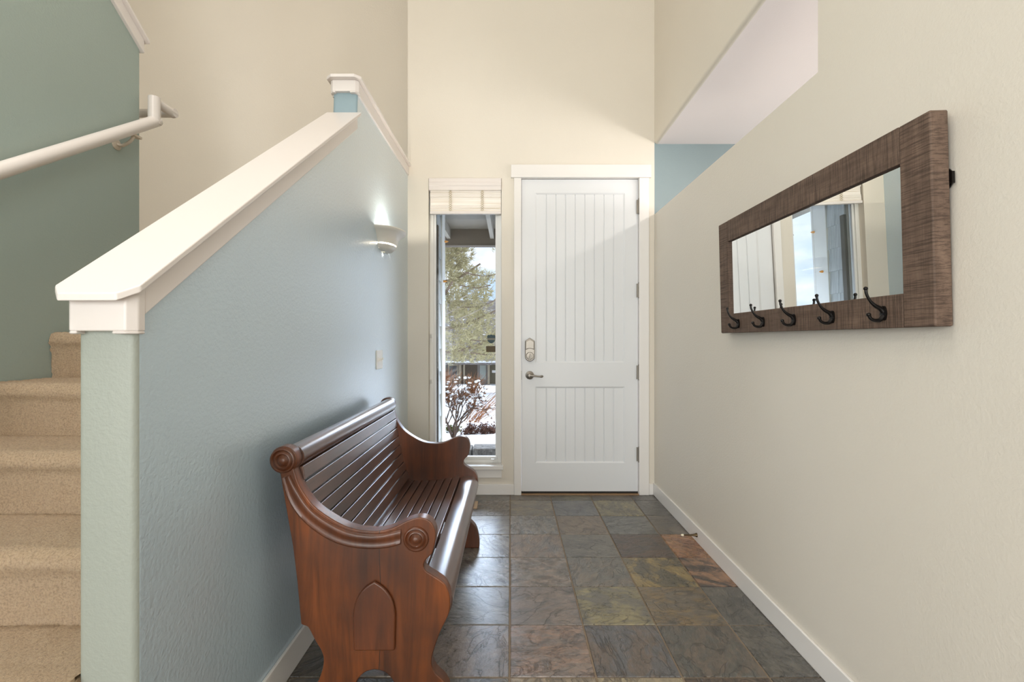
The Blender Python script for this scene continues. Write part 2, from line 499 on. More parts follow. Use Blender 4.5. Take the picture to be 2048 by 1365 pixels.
# unseen back of the room; two window openings added for fill light
REAR = ((-3.2, -1.75), (-.12, 1.06)); BZ0, BZ1 = .35, 3.0
w = MB()
w.box(-3.45, -3.2, -4.15, -4, 0, HC); w.box(-1.75, -.12, -4.15, -4, 0, HC); w.box(1.06, XR+.12, -4.15, -4, 0, HC)
for a, b in REAR:
    w.box(a, b, -4.15, -4, 0, BZ0); w.box(a, b, -4.15, -4, BZ1, HC)
struct(w.build('wall_back', M['beige']))
w = MB(); w.box(-3.45, XR+.12, -4.15, YB+.15, HC, HC+.15); struct(w.build('ceiling', M['ceil']))
for k, (BX0, BX1) in enumerate(REAR):
    wb = bpy.data.objects.new('window_%d' % (k+2), None); COL.objects.link(wb); wb.location = ((BX0+BX1)/2, -4.08, BZ0); struct(wb)
    w = MB()
    for x in (BX0, (BX0+BX1)/2-.025, BX1-.05): w.box(x, x+.05, -4.11, -4.05, BZ0, BZ1)
    w.box(BX0, BX1, -4.11, -4.05, BZ0, BZ0+.05); w.box(BX0, BX1, -4.11, -4.05, BZ1-.05, BZ1)
    part(w, 'window_frame', M['vinyl'], wb)
    w = MB(); w.box(BX0+.05, BX1-.05, -4.085, -4.08, BZ0+.05, BZ1-.05); part(w, 'pane', M['glass'], wb)

# ------------------------------------------------------------------ trim: caps and baseboards
def cap(name, x0, x1, y0, y1, top, drop, ch=.03, board=.017, inset=.016, front=True, endwrap=None):
    m = MB()
    plan = [(x0+ch, y0), (x1-ch, y0), (x1, y0+ch*.9), (x1, y1), (x0, y1), (x0, y0+ch*.9)]
    m.raked(plan, top, lambda y: top(y)-board)
    a, b, c = x0+inset, x1-inset, y0+inset*1.6
    yw = c+.035
    zb = top(y0)-board-drop
    c2 = .016
    plan2 = [(a+c2, c), (b-c2, c), (b, c+c2), (b, yw), (a, yw), (a, c+c2)]
    m.raked(plan2, lambda y: top(y)-board, lambda y: zb+.006)
    m.raked([(a, c+c2), (a+c2, c), (a+.03, c), (a+.03, yw), (a, yw)], lambda y: zb+.007, lambda y: zb)
    m.raked([(b-.045, c), (b-c2, c), (b, c+c2), (b, yw), (b-.045, yw)], lambda y: zb+.007, lambda y: zb)
    plan3 = [(a, yw), (b-.002, yw), (b-.002, y1), (a, y1)]
    m.raked(plan3, lambda y: top(y)-board, lambda y: top(y)-board-drop-.004)
    return struct(m.build(name, M['cap'], bevel=.004, seg=2))
cap('trim_1', -.952, -.772, .957, 2.437, capz, .066)
cap('trim_2', -.952, -.772, LY-.045, D, lambda y: 2.57, .066)
m = MB()
yy = [(-.6), 2.445]
capT = lambda y: capg(y)+.075
m.raked([(XG-.15, -.6), (XG+.035, -.6), (XG+.035, 2.44), (XG-.15, 2.44)], capT, lambda y: capT(y)-.018)
m.raked([(XG-.135, -.6), (XG+.017, -.6), (XG+.017, 2.425), (XG-.135, 2.425)], lambda y: capT(y)-.018, lambda y: capT(y)-.085)
struct(m.build('trim_3', M['cap'], bevel=.004))

def base(name, pts_box, h):
    m = MB(); x0, x1, y0, y1 = pts_box
    m.box(x0, x1, y0, y1, 0, h)
    return struct(m.build(name, M['white'], bevel=.004))
base('baseboard_left', (XL, XL+.012, NY+.01, D), .108)
base('baseboard_right', (XR-.012, XR, -4, D), .094)
base('baseboard_front', (XL+.012, .027, D-.012, D), .085)
base('baseboard_corner', (1.075, XR-.012, D-.012, D), .085)

# ------------------------------------------------------------------ door
dr = bpy.data.objects.new('door_1', None); COL.objects.link(dr); dr.location = (.54, D, 0); struct(dr)
# casing
c = MB()
c.box(.027, .0835, D-.018, D, 0, 2.463); c.box(.998, 1.074, D-.018, D, 0, 2.463)
part(c, 'door_casing', M['white'], dr, bevel=.003)
c = MB(); c.box(.004, 1.09, D-.026, D, 2.463, 2.562); part(c, 'head_casing', M['white'], dr, bevel=.003)
c = MB()
c.box(DX0-.012, DX0+.006, D, D+.15, 0, DZ1); c.box(DX1-.006, DX1+.012, D, D+.15, 0, DZ1); c.box(DX0-.012, DX1+.012, D, D+.15, DZ1-.006, DZ1+.012)
c.box(DX0+.006, DX0+.02, D+.065, D+.15, 0, DZ1); c.box(DX1-.02, DX1-.006, D+.065, D+.15, 0, DZ1)
part(c, 'door_jamb', M['white'], dr)
# slab: stiles and rails, recessed grooved panels
SY = D+.012; SX0, SX1, SZ0, SZ1 = .087, .9945, .022, 2.458
px0, px1 = .193, .893
pz = [(.243, .840), (1.026, 2.353)]
c = MB()
c.box(SX0, px0, SY, SY+.045, SZ0, SZ1); c.box(px1, SX1, SY, SY+.045, SZ0, SZ1)
c.box(px0, px1, SY, SY+.045, SZ0, pz[0][0]); c.box(px0, px1, SY, SY+.045, pz[0][1], pz[1][0]); c.box(px0, px1, SY, SY+.045, pz[1][1], SZ1)
slab = part(c, 'door_slab', M['door'], dr)
for z0, z1 in pz:
    c = MB()
    # ogee sticking round the panel
    for k, (i0, i1, d0, d1) in enumerate([(0, .012, .0, .007)]):
        q = [(px0, z0), (px1, z0), (px1, z1), (px0, z1)]
        q2 = [(px0+i1, z0+i1), (px1-i1, z0+i1), (px1-i1, z1-i1), (px0+i1, z1-i1)]
        vs = [(x, SY+d0, z) for x, z in q] + [(x, SY+d1, z) for x, z in q2]
        c.add(vs, [(a, (a+1) % 4, 4+(a+1) % 4, 4+a) for a in range(4)])
    # planks with V grooves
    gx0, gx1 = px0+.012, px1-.012
    n = 9; wd = (gx1-gx0)/n; g = .0045; y = SY+.007
    prof = []
    for i in range(n):
        a = gx0+i*wd; b = a+wd
        if i: prof += [(a, y+.006), (a+g, y)]
        else: prof += [(a, y)]
        prof += [(b-(g if i < n-1 else 0), y)]
    prof += [(gx1, y+.02), (gx0, y+.02)]
    c.prism(prof, 'Z', z0+.012, z1-.012)
    part(c, 'door_panel', M['door'], dr)
c = MB(); c.box(SX0, SX1, SY+.004, SY+.04, .004, SZ0); part(c, 'door_sweep', M['dark'], dr)
c = MB(); c.box(DX0, DX1, D-.012, D+.15, 0, .006); part(c, 'threshold', M['oak'], dr)
for z in (2.243, 1.590, .952, .313):
    h = MB(); h.tube([(.9985, D-.006, z-.055), (.9985, D-.006, z+.055)], .0075, 10)
    for k in (-1, 1): h.tube([(.9985, D-.006, z+k*.055), (.9985, D-.006, z+k*.062)], [.0075, .003], 10)
    h.box(.983, .9985, D-.001, D+.012, z-.053, z+.053)
    for q in (-.022, .022): h.tube([(.9985, D-.006, z+q-.0012), (.9985, D-.006, z+q+.0012)], .0082, 10)
    tag(part(h, 'hinge', M['nickel'], dr, smooth=40), 'satin metal hinge')
# deadbolt escutcheon: pointed top, rounded bottom
cx, cz = .1505, 1.129
out = [(-.038, .068), (0, .092), (.038, .068)] + [(.038*cos(-a*pi/14), -.05+.041*sin(-a*pi/14)) for a in range(0, 15)]
h = MB(); h.prism([(cx+a, cz+b) for a, b in out], 'Y', SY-.022, SY)
db = tag(part(h, 'deadbolt', M['nickel'], dr, bevel=.006, seg=3), 'satin nickel deadbolt housing')
h = MB(); o2 = [(-.032, .062), (0, .081), (.032, .062), (.032, -.002), (.02, .006), (0, .01), (-.02, .006), (-.032, -.002)]
h.prism([(cx+a, cz+b) for a, b in o2], 'Y', SY-.032, SY-.02); part(h, 'battery_cover', M['nickel'], db, bevel=.004, seg=3)
h = MB(); h.lathe([(.03, 0), (.03, .006), (.026, .011), (.004, .013)], (cx, SY-.021, cz-.048), (0, -1, 0), 28)
h.lathe([(.0025, 0), (.0025, .003)], (cx, SY-.032, cz-.02), (0, -1, 0), 8)
part(h, 'turn_plate', M['nickel'], db, smooth=40)
h = MB(); h.prism([(cx-.009, cz-.077), (cx+.001, cz-.08), (cx+.006, cz-.036), (cx-.001, cz-.03)], 'Y', SY-.052, SY-.033)
part(h, 'thumb_turn', M['nickel'], db, bevel=.003)
# lever
lx, lz = .150, .929
h = MB(); h.lathe([(.033, 0), (.033, .004), (.030, .009), (.02, .012), (.013, .018), (.012, .045), (.002, .046)], (lx, SY, lz), (0, -1, 0), 32)
lv = tag(part(h, 'lever_handle', M['nickel'], dr, smooth=35), 'satin nickel lever handle')
h = MB(); pth = spline([(lx, SY-.045, lz), (lx+.03, SY-.05, lz-.002), (lx+.06, SY-.05, lz-.006), (lx+.085, SY-.046, lz-.007), (lx+.1, SY-.036, lz-.006)], 5)
h.tube(pth, [.010, .010, .0095, .009, .0085, .008, .0075, .007, .007, .0065, .0065, .0065, .0065, .007, .008, .0085, .009, .009, .009, .0085, .006], 12)
part(h, 'lever', M['nickel'], lv, smooth=60)
h = MB(); h.box(SX0-.009, SX0-.001, SY-.001, SY+.012, lz-.035, lz+.035); h.tube([(SX0-.006, SY-.006, lz-.02), (SX0-.006, SY-.006, lz+.02)], .004, 8)
part(h, 'strike_plate', M['nickel'], dr)

# ------------------------------------------------------------------ window
wn = bpy.data.objects.new('window_1', None); COL.objects.link(wn); wn.location = ((WX0+WX1)/2, D, WZ0); struct(wn)
FY = D+.055
f = MB(); fw = .028
f.box(WX0, WX0+fw, FY, FY+.07, WZ0, WZ1); f.box(WX1-fw, WX1, FY, FY+.07, WZ0, WZ1)
f.box(WX0+fw, WX1-fw, FY, FY+.07, WZ0, WZ0+fw); f.box(WX0+fw, WX1-fw, FY, FY+.07, WZ1-fw, WZ1)
part(f, 'window_frame', M['vinyl'], wn, bevel=.003)
f = MB(); a = fw; b = fw+.018
for (x0, x1, z0, z1) in ((WX0+a, WX0+b, WZ0+a, WZ1-a), (WX1-b, WX1-a, WZ0+a, WZ1-a), (WX0+b, WX1-b, WZ0+a, WZ0+b), (WX0+b, WX1-b, WZ1-b, WZ1-a)):
    f.box(x0, x1, FY+.012, FY+.05, z0, z1)
part(f, 'sash', M['vinyl'], wn, bevel=.003)
GY = FY+.03
f = MB(); f.box(WX0+b-.004, WX1-b+.004, GY, GY+.005, WZ0+b-.004, WZ1-b+.004); part(f, 'pane', M['glass'], wn)
f = MB(); f.box(WX0-.012, WX1+.014, D-.04, D, WZ0-.03, WZ0); f.box(WX0, WX1, D-.002, FY+.02, WZ0-.03, WZ0)
part(f, 'window_sill', M['white'], wn, bevel=.004)
f = MB(); f.box(WX0+.005, WX1+.002, D-.016, D, WZ0-.098, WZ0-.03); part(f, 'window_apron', M['white'], wn, bevel=.003)
f = MB()
f.box(WX1-.085, WX1-.04, FY-.018, FY, WZ0+.012, WZ0+.034); f.tube([(WX1-.065, FY-.02, WZ0+.025), (WX1-.05, FY-.032, WZ0+.04), (WX1-.04, FY-.032, WZ0+.05)], .006, 8)
f.ball((WX1-.04, FY-.032, WZ0+.052), .009)
part(f, 'crank', M['vinyl'], wn, smooth=50)
for z in (1.22, .86):
    f = MB(); f.box(WX0+.006, WX0+.020, FY-.012, FY, z-.035, z+.035); f.tube([(WX0+.013, FY-.012, z), (WX0+.013, FY-.024, z+.03)], .005, 8)
    part(f, 'sash_lock', M['vinyl'], wn, smooth=50)

# stickers on the pane
sx, sz = -.153, 1.2125
sh = [(-.026, .033), (-.012, .030), (0, .036), (.012, .030), (.026, .033), (.033, .02), (.031, -.004), (.027, -.02), (.012, -.032), (0, -.036), (-.012, -.032), (-.027, -.02), (-.031, -.004), (-.033, .02)]
st = thing('security_sticker', 'dark teal shield shaped sticker on the tall window pane', 'sticker', (sx, GY, sz))
h = MB(); h.prism([(sx+a, sz+b) for a, b in sh], 'Y', GY-.0012, GY-.0001); part(h, 'shield', M['sticker'], st)
h = MB(); h.box(sx-.03, sx+.03, GY-.0016, GY-.0012, sz-.009, sz+.007); tag(part(h, 'band', M['stickerband'], st), 'pale grey band')
h = MB(); h.box(-.194, -.112, GY-.0012, GY-.0001, 1.108, 1.156)
o = h.build('window_label', M['stickerbrown'], bevel=.0005, loc=(-.153, GY, 1.132))
tag(o, 'brown rectangular sticker on the window pane under the shield sticker', 'sticker')

# woven blind
bl = thing('woven_blind', 'white woven wood blind raised at the top of the tall window', 'blind', (-.354, D, 2.46))
b = MB()
b.prism([(D-.012, 2.368), (D-.012, 2.398), (D-.016, 2.402), (D-.016, 2.428), (D-.012, 2.432), (D-.012, 2.461), (D+.05, 2.461), (D+.05, 2.368)], 'X', WX0+.004, WX1-.002)
part(b, 'valance', M['cap'], bl, bevel=.002)
def blind_mat():
    m = NM('woven_reed'); m.set(Roughness=.6)
    sx_ = m.coords((1.2, 1, 160)); n = m.noise(sx_, 1, 3, .6)
    c = m.ramp(n, [(.36, lin(214, 200, 178)), (.46, lin(246, 240, 233))])
    m.link(c, m.b.inputs['Base Color']); return m.m
M['reed'] = blind_mat()
b = MB(); zz = 2.37; rr = random.Random(2); layer = 0
while zz > 2.205:
    hh = rr.uniform(.0055, .0095)
    yy = D+.006 + (.010 if int((2.37-zz)/.055) % 2 else 0) + rr.uniform(-.001, .001)
    b.box(WX0+.012, WX1-.004, yy, yy+.005, zz-hh+.0012, zz)
    zz -= hh
b.box(WX0+.012, WX1-.004, D+.013, D+.017, 2.20, 2.37)
part(b, 'woven_shade', M['reed'], bl)
b = MB(); b.box(WX0+.010, WX1-.003, D-.002, D+.028, 2.186, 2.206); part(b, 'bottom_rail', M['cap'], bl, bevel=.003)
for x in (-.468, -.22):
    b = MB()
    for q in (-.012, .012):
        pth = [(x+q*cos(k*pi/2+ (q > 0)*0), D+.003 - .002*(k % 2), 2.372-k*.0085) for k in range(20)]
        b.tube(pth, .0018, 6)
    tag(part(b, 'cord_band', plain('blind_cord', lin(200, 188, 160), .8), bl, smooth=60), 'beige woven cord band')

# ------------------------------------------------------------------ stairs (carpeted)
RISE = .188
nose = [1.193, 1.445, 1.695, 1.95, 2.204, 2.458]     # riser faces (Y)
zbot = [.485, .673, .861, 1.049, 1.237, 1.425]
stairs = thing('staircase', 'tan carpeted stairs climbing behind the blue half wall', 'stairs', ((XG+XB)/2, .5, 0))
first_y = .94
rn = random.Random(5)
def step_mesh(y_r, z_b, depth, x0, x1):
    """riser at y_r from z_b up, bull nose, tread running back by depth"""
    top = z_b + RISE
    pr = [(y_r, z_b-.004)]
    pr += [(y_r+.002-.010*k/10, z_b + (RISE-.06)*k/10) for k in range(1, 11)]
    r = .036
    cyy, czz = y_r+.022, top-r
    pr += [(cyy - r*1.05*cos(t) , czz + r*sin(t)) for t in [(-.45 + k*(pi/2+.45)/9) for k in range(10)]]
    nk = max(6, int(depth/.012))
    pr += [(cyy + .002 + (depth+.004)*k/nk, top - .004*(k/nk > .9)) for k in range(1, nk+1)]
    # resample finely
    fine = [pr[0]]
    for p, q in zip(pr, pr[1:]):
        L = sqrt((q[0]-p[0])**2+(q[1]-p[1])**2); n = max(1, int(L/.007))
        fine += [(p[0]+(q[0]-p[0])*k/n, p[1]+(q[1]-p[1])*k/n) for k in range(1, n+1)]
    nx = int((x1-x0)/.007)
    vs = []; fs = []
    J = len(fine)
    for j, (y, z) in enumerate(fine):
        a = fine[max(0, j-1)]; b_ = fine[min(J-1, j+1)]
        ty, tz = b_[0]-a[0], b_[1]-a[1]; L = sqrt(ty*ty+tz*tz) or 1
        ny, nz = -tz/L, ty/L
        for i in range(nx+1):
            e = rn.uniform(-.0022, .0026)
            # slow sag of the worn carpet
            vs.append((x0+(x1-x0)*i/nx + rn.uniform(-.002, .002), y+ny*e, z+nz*e))
    for j in range(J-1):
        for i in range(nx):
            fs.append((j*(nx+1)+i, j*(nx+1)+i+1, (j+1)*(nx+1)+i+1, (j+1)*(nx+1)+i))
    return MB().add(vs, fs)
xs0, xs1 = XG+.002, XB-.002
st_y = [first_y] + nose
st_z = [zbot[0]-RISE] + zbot
for i in range(len(st_y)):
    dep = (st_y[i+1]-st_y[i]-.018) if i+1 < len(st_y) else None
    if dep is None:
        m = step_mesh(st_y[i], st_z[i], .4, xs0, xs1)
        m.box(-3.295, XB-.003, st_y[i]+.39, YB-.004, 1.5, st_z[i]+RISE); nm = 'landing'
    else:
        m = step_mesh(st_y[i], st_z[i], dep, xs0, xs1); nm = 'step'
    o = part(m, nm, M['carpet'], stairs, smooth=180, fix=False)
m = MB()
for y, z, n in ((.688, .109, .94), (.436, -.02, .688)):
    m.box(xs0, xs1, y, 2.4, 0.0, z+RISE)
m.prism([(.931, 0), (.931, .43), (.934, .455), (.946, .472), (.965, .479), (1.2, .479), (1.2, 0)], 'X', xs0, xs1+.0015)
m.prism([(.915, 0), (.915, .43), (.919, .458), (.932, .478), (.953, .487), (1.0, .488), (1.0, 0)], 'X', xs1-.012, xs1+.0018)
part(m, 'lower_steps', M['carpet'], stairs)

# ------------------------------------------------------------------ handrail on sage wall
hr = thing('handrail', 'white round handrail sloping up along the sage green wall', 'handrail', (XG, 2.0, 2.2))
rx = XG+.07
zr = lambda y: 2.325 + .705*(y-2.415)
def stadium_tube(mb, path, rw, rh): mb.tube(path, rw, 20)
h = MB(); h.tube([(rx, -.3, zr(-.3)), (rx, 2.44, zr(2.44))], .0275, 20)
h.tube([(rx, 2.42, zr(2.42)-.012), (rx, 2.42, 2.452)], .0275, 20)
part(h, 'rail', M['cap'], hr, smooth=50)
h = MB(); h.tube([(rx, 2.412, 2.432), (rx, 2.56, 2.432)], .022, 20); h.tube([(rx+.02, 2.548, 2.432), (XG-.19, 2.548, 2.432)], .022, 20)
h.tube([(XG-.17, 2.548, 2.43), (XG-.17, .5, 2.43+.735*2.05)], .022, 16)
part(h, 'return_rail', M['cap'], hr, smooth=50)
by = 2.27; bz = 2.150
for by in (2.27, 1.05):
    bz = zr(by)-.055
    h = MB(); h.lathe([(.026, 0), (.026, .004), (.016, .009), (.002, .01)], (XG, by, bz-.02), (1, 0, 0), 20)
    h.tube(spline([(XG+.006, by, bz-.02), (XG+.03, by, bz-.025), (XG+.06, by+.01, bz), (rx, by+.02, bz+.032)], 5), .0075, 10)
    h.box(rx-.012, rx+.012, by-.02, by+.055, zr(by)-.028, zr(by)-.018)
    tag(part(h, 'rail_bracket', M['bracket'], hr, smooth=40), 'tan painted rail bracket')

# ------------------------------------------------------------------ sconce
yc, wl = 2.95, XL
sc = thing('wall_sconce', 'white ceramic half bowl sconce lit on the blue wall', 'wall lamp', (wl, yc, 1.757))
def shell(rows, t, n=28, closed_bottom=False):
    vs = []; fs = []; m = len(rows)
    for inner in (0, 1):
        for (z, p, wd) in rows:
            p2, w2 = (p-t, wd-t) if inner else (p, wd)
            for k in range(n+1):
                a = pi*k/n
                vs.append((wl + .0005 + max(p2, .001)*sin(a), yc + w2*cos(a), z + (t*.6 if inner and closed_bottom and z == rows[0][0] else 0)))
    N = n+1
    for s_ in (0, 1):
        o = s_*m*N
        for i in range(m-1):
            for k in range(n): fs.append((o+i*N+k, o+i*N+k+1, o+(i+1)*N+k+1, o+(i+1)*N+k))
    for k in range(n):
        fs.append((k, k+1, m*N+k+1, m*N+k)); fs.append(((m-1)*N+k, (m-1)*N+k+1, (2*m-1)*N+k+1, (2*m-1)*N+k))
    for k in (0, n):
        for i in range(m-1): fs.append((i*N+k, (i+1)*N+k, m*N+(i+1)*N+k, m*N+i*N+k))
    return MB().add(vs, fs)
up = [(1.797, .084, .118), (1.815, .088, .126), (1.835, .096, .140), (1.852, .110, .157), (1.864, .128, .174), (1.872, .139, .186), (1.879, .142, .190), (1.884, .139, .188)]
part(shell(up, .006), 'bowl', M['ceramic'], sc, smooth=50)
dn = [(1.755, .016, .03), (1.757, .040, .066), (1.763, .058, .092), (1.773, .071, .108), (1.788, .080, .117)]
part(shell(dn, .005, closed_bottom=True), 'lower_cup', M['ceramic'], sc, smooth=50)
h = MB(); h.box(wl, wl+.006, yc-.1, yc+.1, 1.76, 1.86); part(h, 'back_plate', M['ceramic'], sc)
def emis(name, col, s):
    m = NM(name); m.b.inputs['Emission Color'].default_value = col; m.b.inputs['Emission Strength'].default_value = s
    m.set(Base_Color=col); return m.m
h = MB(); h.tube([(wl+.045, yc-.05, 1.815), (wl+.045, yc+.05, 1.815)], .012, 12)
tag(part(h, 'bulb', emis('bulb_glow', (1, .86, .66, 1), 18), sc, smooth=60), 'glowing bulb')

# ------------------------------------------------------------------ switch
sy0, sy1, sz0, sz1 = 2.80, 2.925, 1.029, 1.143
sw = thing('light_switch', 'white double toggle switch plate on the blue wall', 'light switch', (XL, (sy0+sy1)/2, 1.085))
h = MB(); h.box(XL, XL+.007, sy0, sy1, sz0, sz1); part(h, 'switch_plate', M['plate'], sw, bevel=.003)
for y in (sy0+.038, sy1-.038):
    h = MB(); h.box(XL+.006, XL+.009, y-.007, y+.007, 1.072, 1.100)
    h.prism([(XL+.008, 1.078), (XL+.022, 1.088), (XL+.022, 1.096), (XL+.008, 1.094)], 'Y', y-.004, y+.004)
    part(h, 'toggle', M['plate'], sw)

# ------------------------------------------------------------------ mirror with hooks
NYm, FYm = 1.185, 2.392
mr = thing('wall_mirror', 'long wall mirror in a rough brown wooden frame with hooks', 'mirror', (XR-.004, (NYm+FYm)/2, 1.240), rot=(0, radians(-1.47), 0))
HM = .547; TH = .047; half = (FYm-NYm)/2
def mpart(mb, name, mat, par=mr, **k): return mb.build(name, mat, par, **k)
# local: -x out of the wall, y along the wall (minus = near), z up
sv = .097; rt = .102; rb = .093
m = MB(); m.box(-TH, 0, -half+sv, half-sv, HM-rt, HM); mpart(m, 'top_rail', M['sawn_h'], bevel=.003)
m = MB(); m.box(-TH, 0, -half+sv, half-sv, 0, rb); mpart(m, 'bottom_rail', M['sawn_h'], bevel=.003)
m = MB(); m.box(-TH, 0, -half, -half+sv, 0, HM); mpart(m, 'side_rail', M['sawn_v'], bevel=.005)
m = MB(); m.box(-TH, 0, half-sv, half, 0, HM); mpart(m, 'side_rail', M['sawn_v'], bevel=.005)
m = MB(); m.box(-TH+.012, -TH+.016, -half+sv-.005, half-sv+.005, rb-.005, HM-rt+.005); mpart(m, 'mirror_glass', M['mirror'])
m = MB(); m.lathe([(.034, 0), (.034, .003)], (.006, -half+.028, .375), (-1, 0, 0), 24, .95, .95); m.box(.001, .008, -half-.004, -half+.03, .36, .39)
tag(mpart(m, 'hanger', M['black']), 'black metal hanger')
hook_y = [1.345, 1.560, 1.772, 1.988, 2.203]
yc0 = (NYm+FYm)/2
def hook(yl):
    z0 = .043
    h = MB()
    pr = [(.0105*cos(a*pi/12)*1., .021*sin(a*pi/12)) for a in range(24)]
    h.prism([(yl+a, z0+b) for a, b in pr], 'X', -TH-.006, -TH)
    h.ball((-TH-.006, yl, z0+.012), (.004, .004, .004)); h.ball((-TH-.006, yl, z0-.014), (.004, .004, .004))
    x = -TH-.004
    a = spline([(x, yl, z0+.004), (x-.008, yl, z0+.014), (x-.022, yl, z0+.022), (x-.036, yl, z0+.036), (x-.046, yl, z0+.056), (x-.048, yl, z0+.07)], 4)
    n = len(a); h.tube(a, [.0075-.0035*min(1, k/(n*.6)) for k in range(n)], 10)
    h.ball((x-.048, yl, z0+.072), .0058)
    a = spline([(x, yl, z0-.008), (x-.01, yl, z0-.019), (x-.024, yl, z0-.02), (x-.036, yl, z0-.014), (x-.041, yl, z0-.004)], 4)
    n = len(a); h.tube(a, [.007-.0025*min(1, k/(n*.6)) for k in range(n)], 10)
    h.ball((x-.0415, yl, z0-.003), .0062)
    return h
for y in hook_y:
    tag(mpart(hook(y-yc0), 'coat_hook', M['black'], smooth=50), 'black iron double hook')

# ------------------------------------------------------------------ doorstop
ds = thing('door_stop', 'bronze door stop on the right baseboard near the floor', 'door stop', (XR-.012, 2.80, .044))
h = MB(); h.lathe([(.0125, 0), (.0125, .003), (.009, .010), (.006, .024), (.0042, .045), (.0042, .080)], (XR-.012, 2.80, .044), (-1, 0, 0), 18)
part(h, 'rod', M['bronze'], ds, smooth=40)
h = MB(); h.lathe([(.0065, 0), (.0065, .011), (.004, .014)], (XR-.092, 2.80, .044), (-1, 0, 0), 16)
tag(part(h, 'rubber_tip', M['cream'], ds, smooth=40), 'cream rubber tip')

# ------------------------------------------------------------------ floor register
fr_ = thing('floor_register', 'tan metal floor register mostly hidden under the far end of the pew', 'floor vent', (-.395, 3.425, 0))
M['register'] = plain('tan_enamel', lin(206, 178, 148), .4)
m = MB(); xa, xb, ya, yb = -.55, -.24, 3.35, 3.50
m.box(xa, xb, ya, ya+.018, .001, .007); m.box(xa, xb, yb-.018, yb, .001, .007); m.box(xa, xa+.018, ya+.018, yb-.018, .001, .007); m.box(xb-.018, xb, ya+.018, yb-.018, .001, .007)
part(m, 'register_frame', M['register'], fr_, bevel=.002)
m = MB()
for k in range(20):
    x = xa+.022+k*.0138; m.box(x, x+.006, ya+.018, yb-.018, .0005, .005)
m.box(xa+.018, xb-.018, (ya+yb)/2-.004, (ya+yb)/2+.004, .0005, .0055)
part(m, 'grille', M['register'], fr_)

# ------------------------------------------------------------------ pew bench
PN, PT = 1.477, .045         # near panel outer face, thickness
PF = 2.724                   # far panel inner face
SCx, SCz, SCr = -.713, .828, .043
def panel_outline():
    L = []
    # back edge, bottom to top
    back = [(-.640, 0), (-.640, .035), (-.628, .09), (-.605, .132), (-.591, .17), (-.587, .204), (-.595, .231), (-.612, .259), (-.632, .298), (-.640, .306)]
    L += [tuple(p) for p in spline(back, 4)]
    L += [(-.6575, .312), (-.6585, .325), (-.670, .45), (-.6835, .559), (-.704, .675), (-.7225, .783)]
    # scroll
    a0, a1 = radians(-105), radians(-40)-2*pi
    for k in range(25):
        t = a0 + (a1-a0)*k/24
        L.append((SCx+SCr*cos(t), SCz+SCr*sin(t)))
    top = [(-.677, .790), (-.660, .744), (-.619, .686), (-.564, .645), (-.509, .617), (-.4545, .606), (-.407, .606), (-.366, .617), (-.325, .637), (-.29, .647), (-.262, .642), (-.243, .624), (-.235, .598),
           (-.236, .575), (-.240, .555), (-.247, .534), (-.262, .519), (-.272, .501), (-.266, .481), (-.236, .461), (-.208, .440), (-.193, .41), (-.189, .375), (-.194, .345), (-.206, .318), (-.220, .290), (-.236, .245), (-.246, .211), (-.247, .184), (-.236, .160), (-.205, .128), (-.190, .09), (-.181, .04), (-.181, 0)]
    L += [tuple(p) for p in spline(top, 4)]
    L += [(-.315, 0)]
    arch = [(-.315, 0), (-.325, .05), (-.352, .095), (-.369, .136), (-.393, .161), (-.425, .170), (-.457, .161), (-.481, .136), (-.498, .095), (-.525, .05), (-.535, 0)]
    L += [tuple(p) for p in spline(arch, 4)][1:]
    return L
OUT = panel_outline()
pew = thing('church_pew', 'dark brown wooden church pew with scrolled ends and slats against the blue wall', 'bench', (-.45, 2.1, 0))
M['pew_panel_near'] = wood('pew_end_wood', lin(64, 31, 12), lin(138, 74, 30), 'Z', .34, .25, 3.2, seam=-.409+.45)
m = MB(); m.prism(OUT, 'Y', PN, PN+PT)
near = tag(part(m, 'end_panel', M['pew_panel_near'], pew, bevel=.004, seg=2), 'brown end panel with carved scrolls and arch')
m = MB(); m.prism(OUT, 'Y', PF, PF+PT)
far = part(m, 'end_panel', M['pew_panel'], pew, bevel=.004, seg=2)
def rosette(cx, cz, r, y, side):
    pr = [(r*1.0, 0), (r*.99, .004), (r*.93, .0075), (r*.84, .008), (r*.78, .005), (r*.74, .0035), (r*.70, .0045), (r*.62, .0085), (r*.54, .009), (r*.47, .006), (r*.43, .0045), (r*.36, .006), (r*.27, .0105), (r*.15, .0125), (r*.03, .013)]
    return MB().lathe(pr, (cx, y, cz), (0, side, 0), 40)
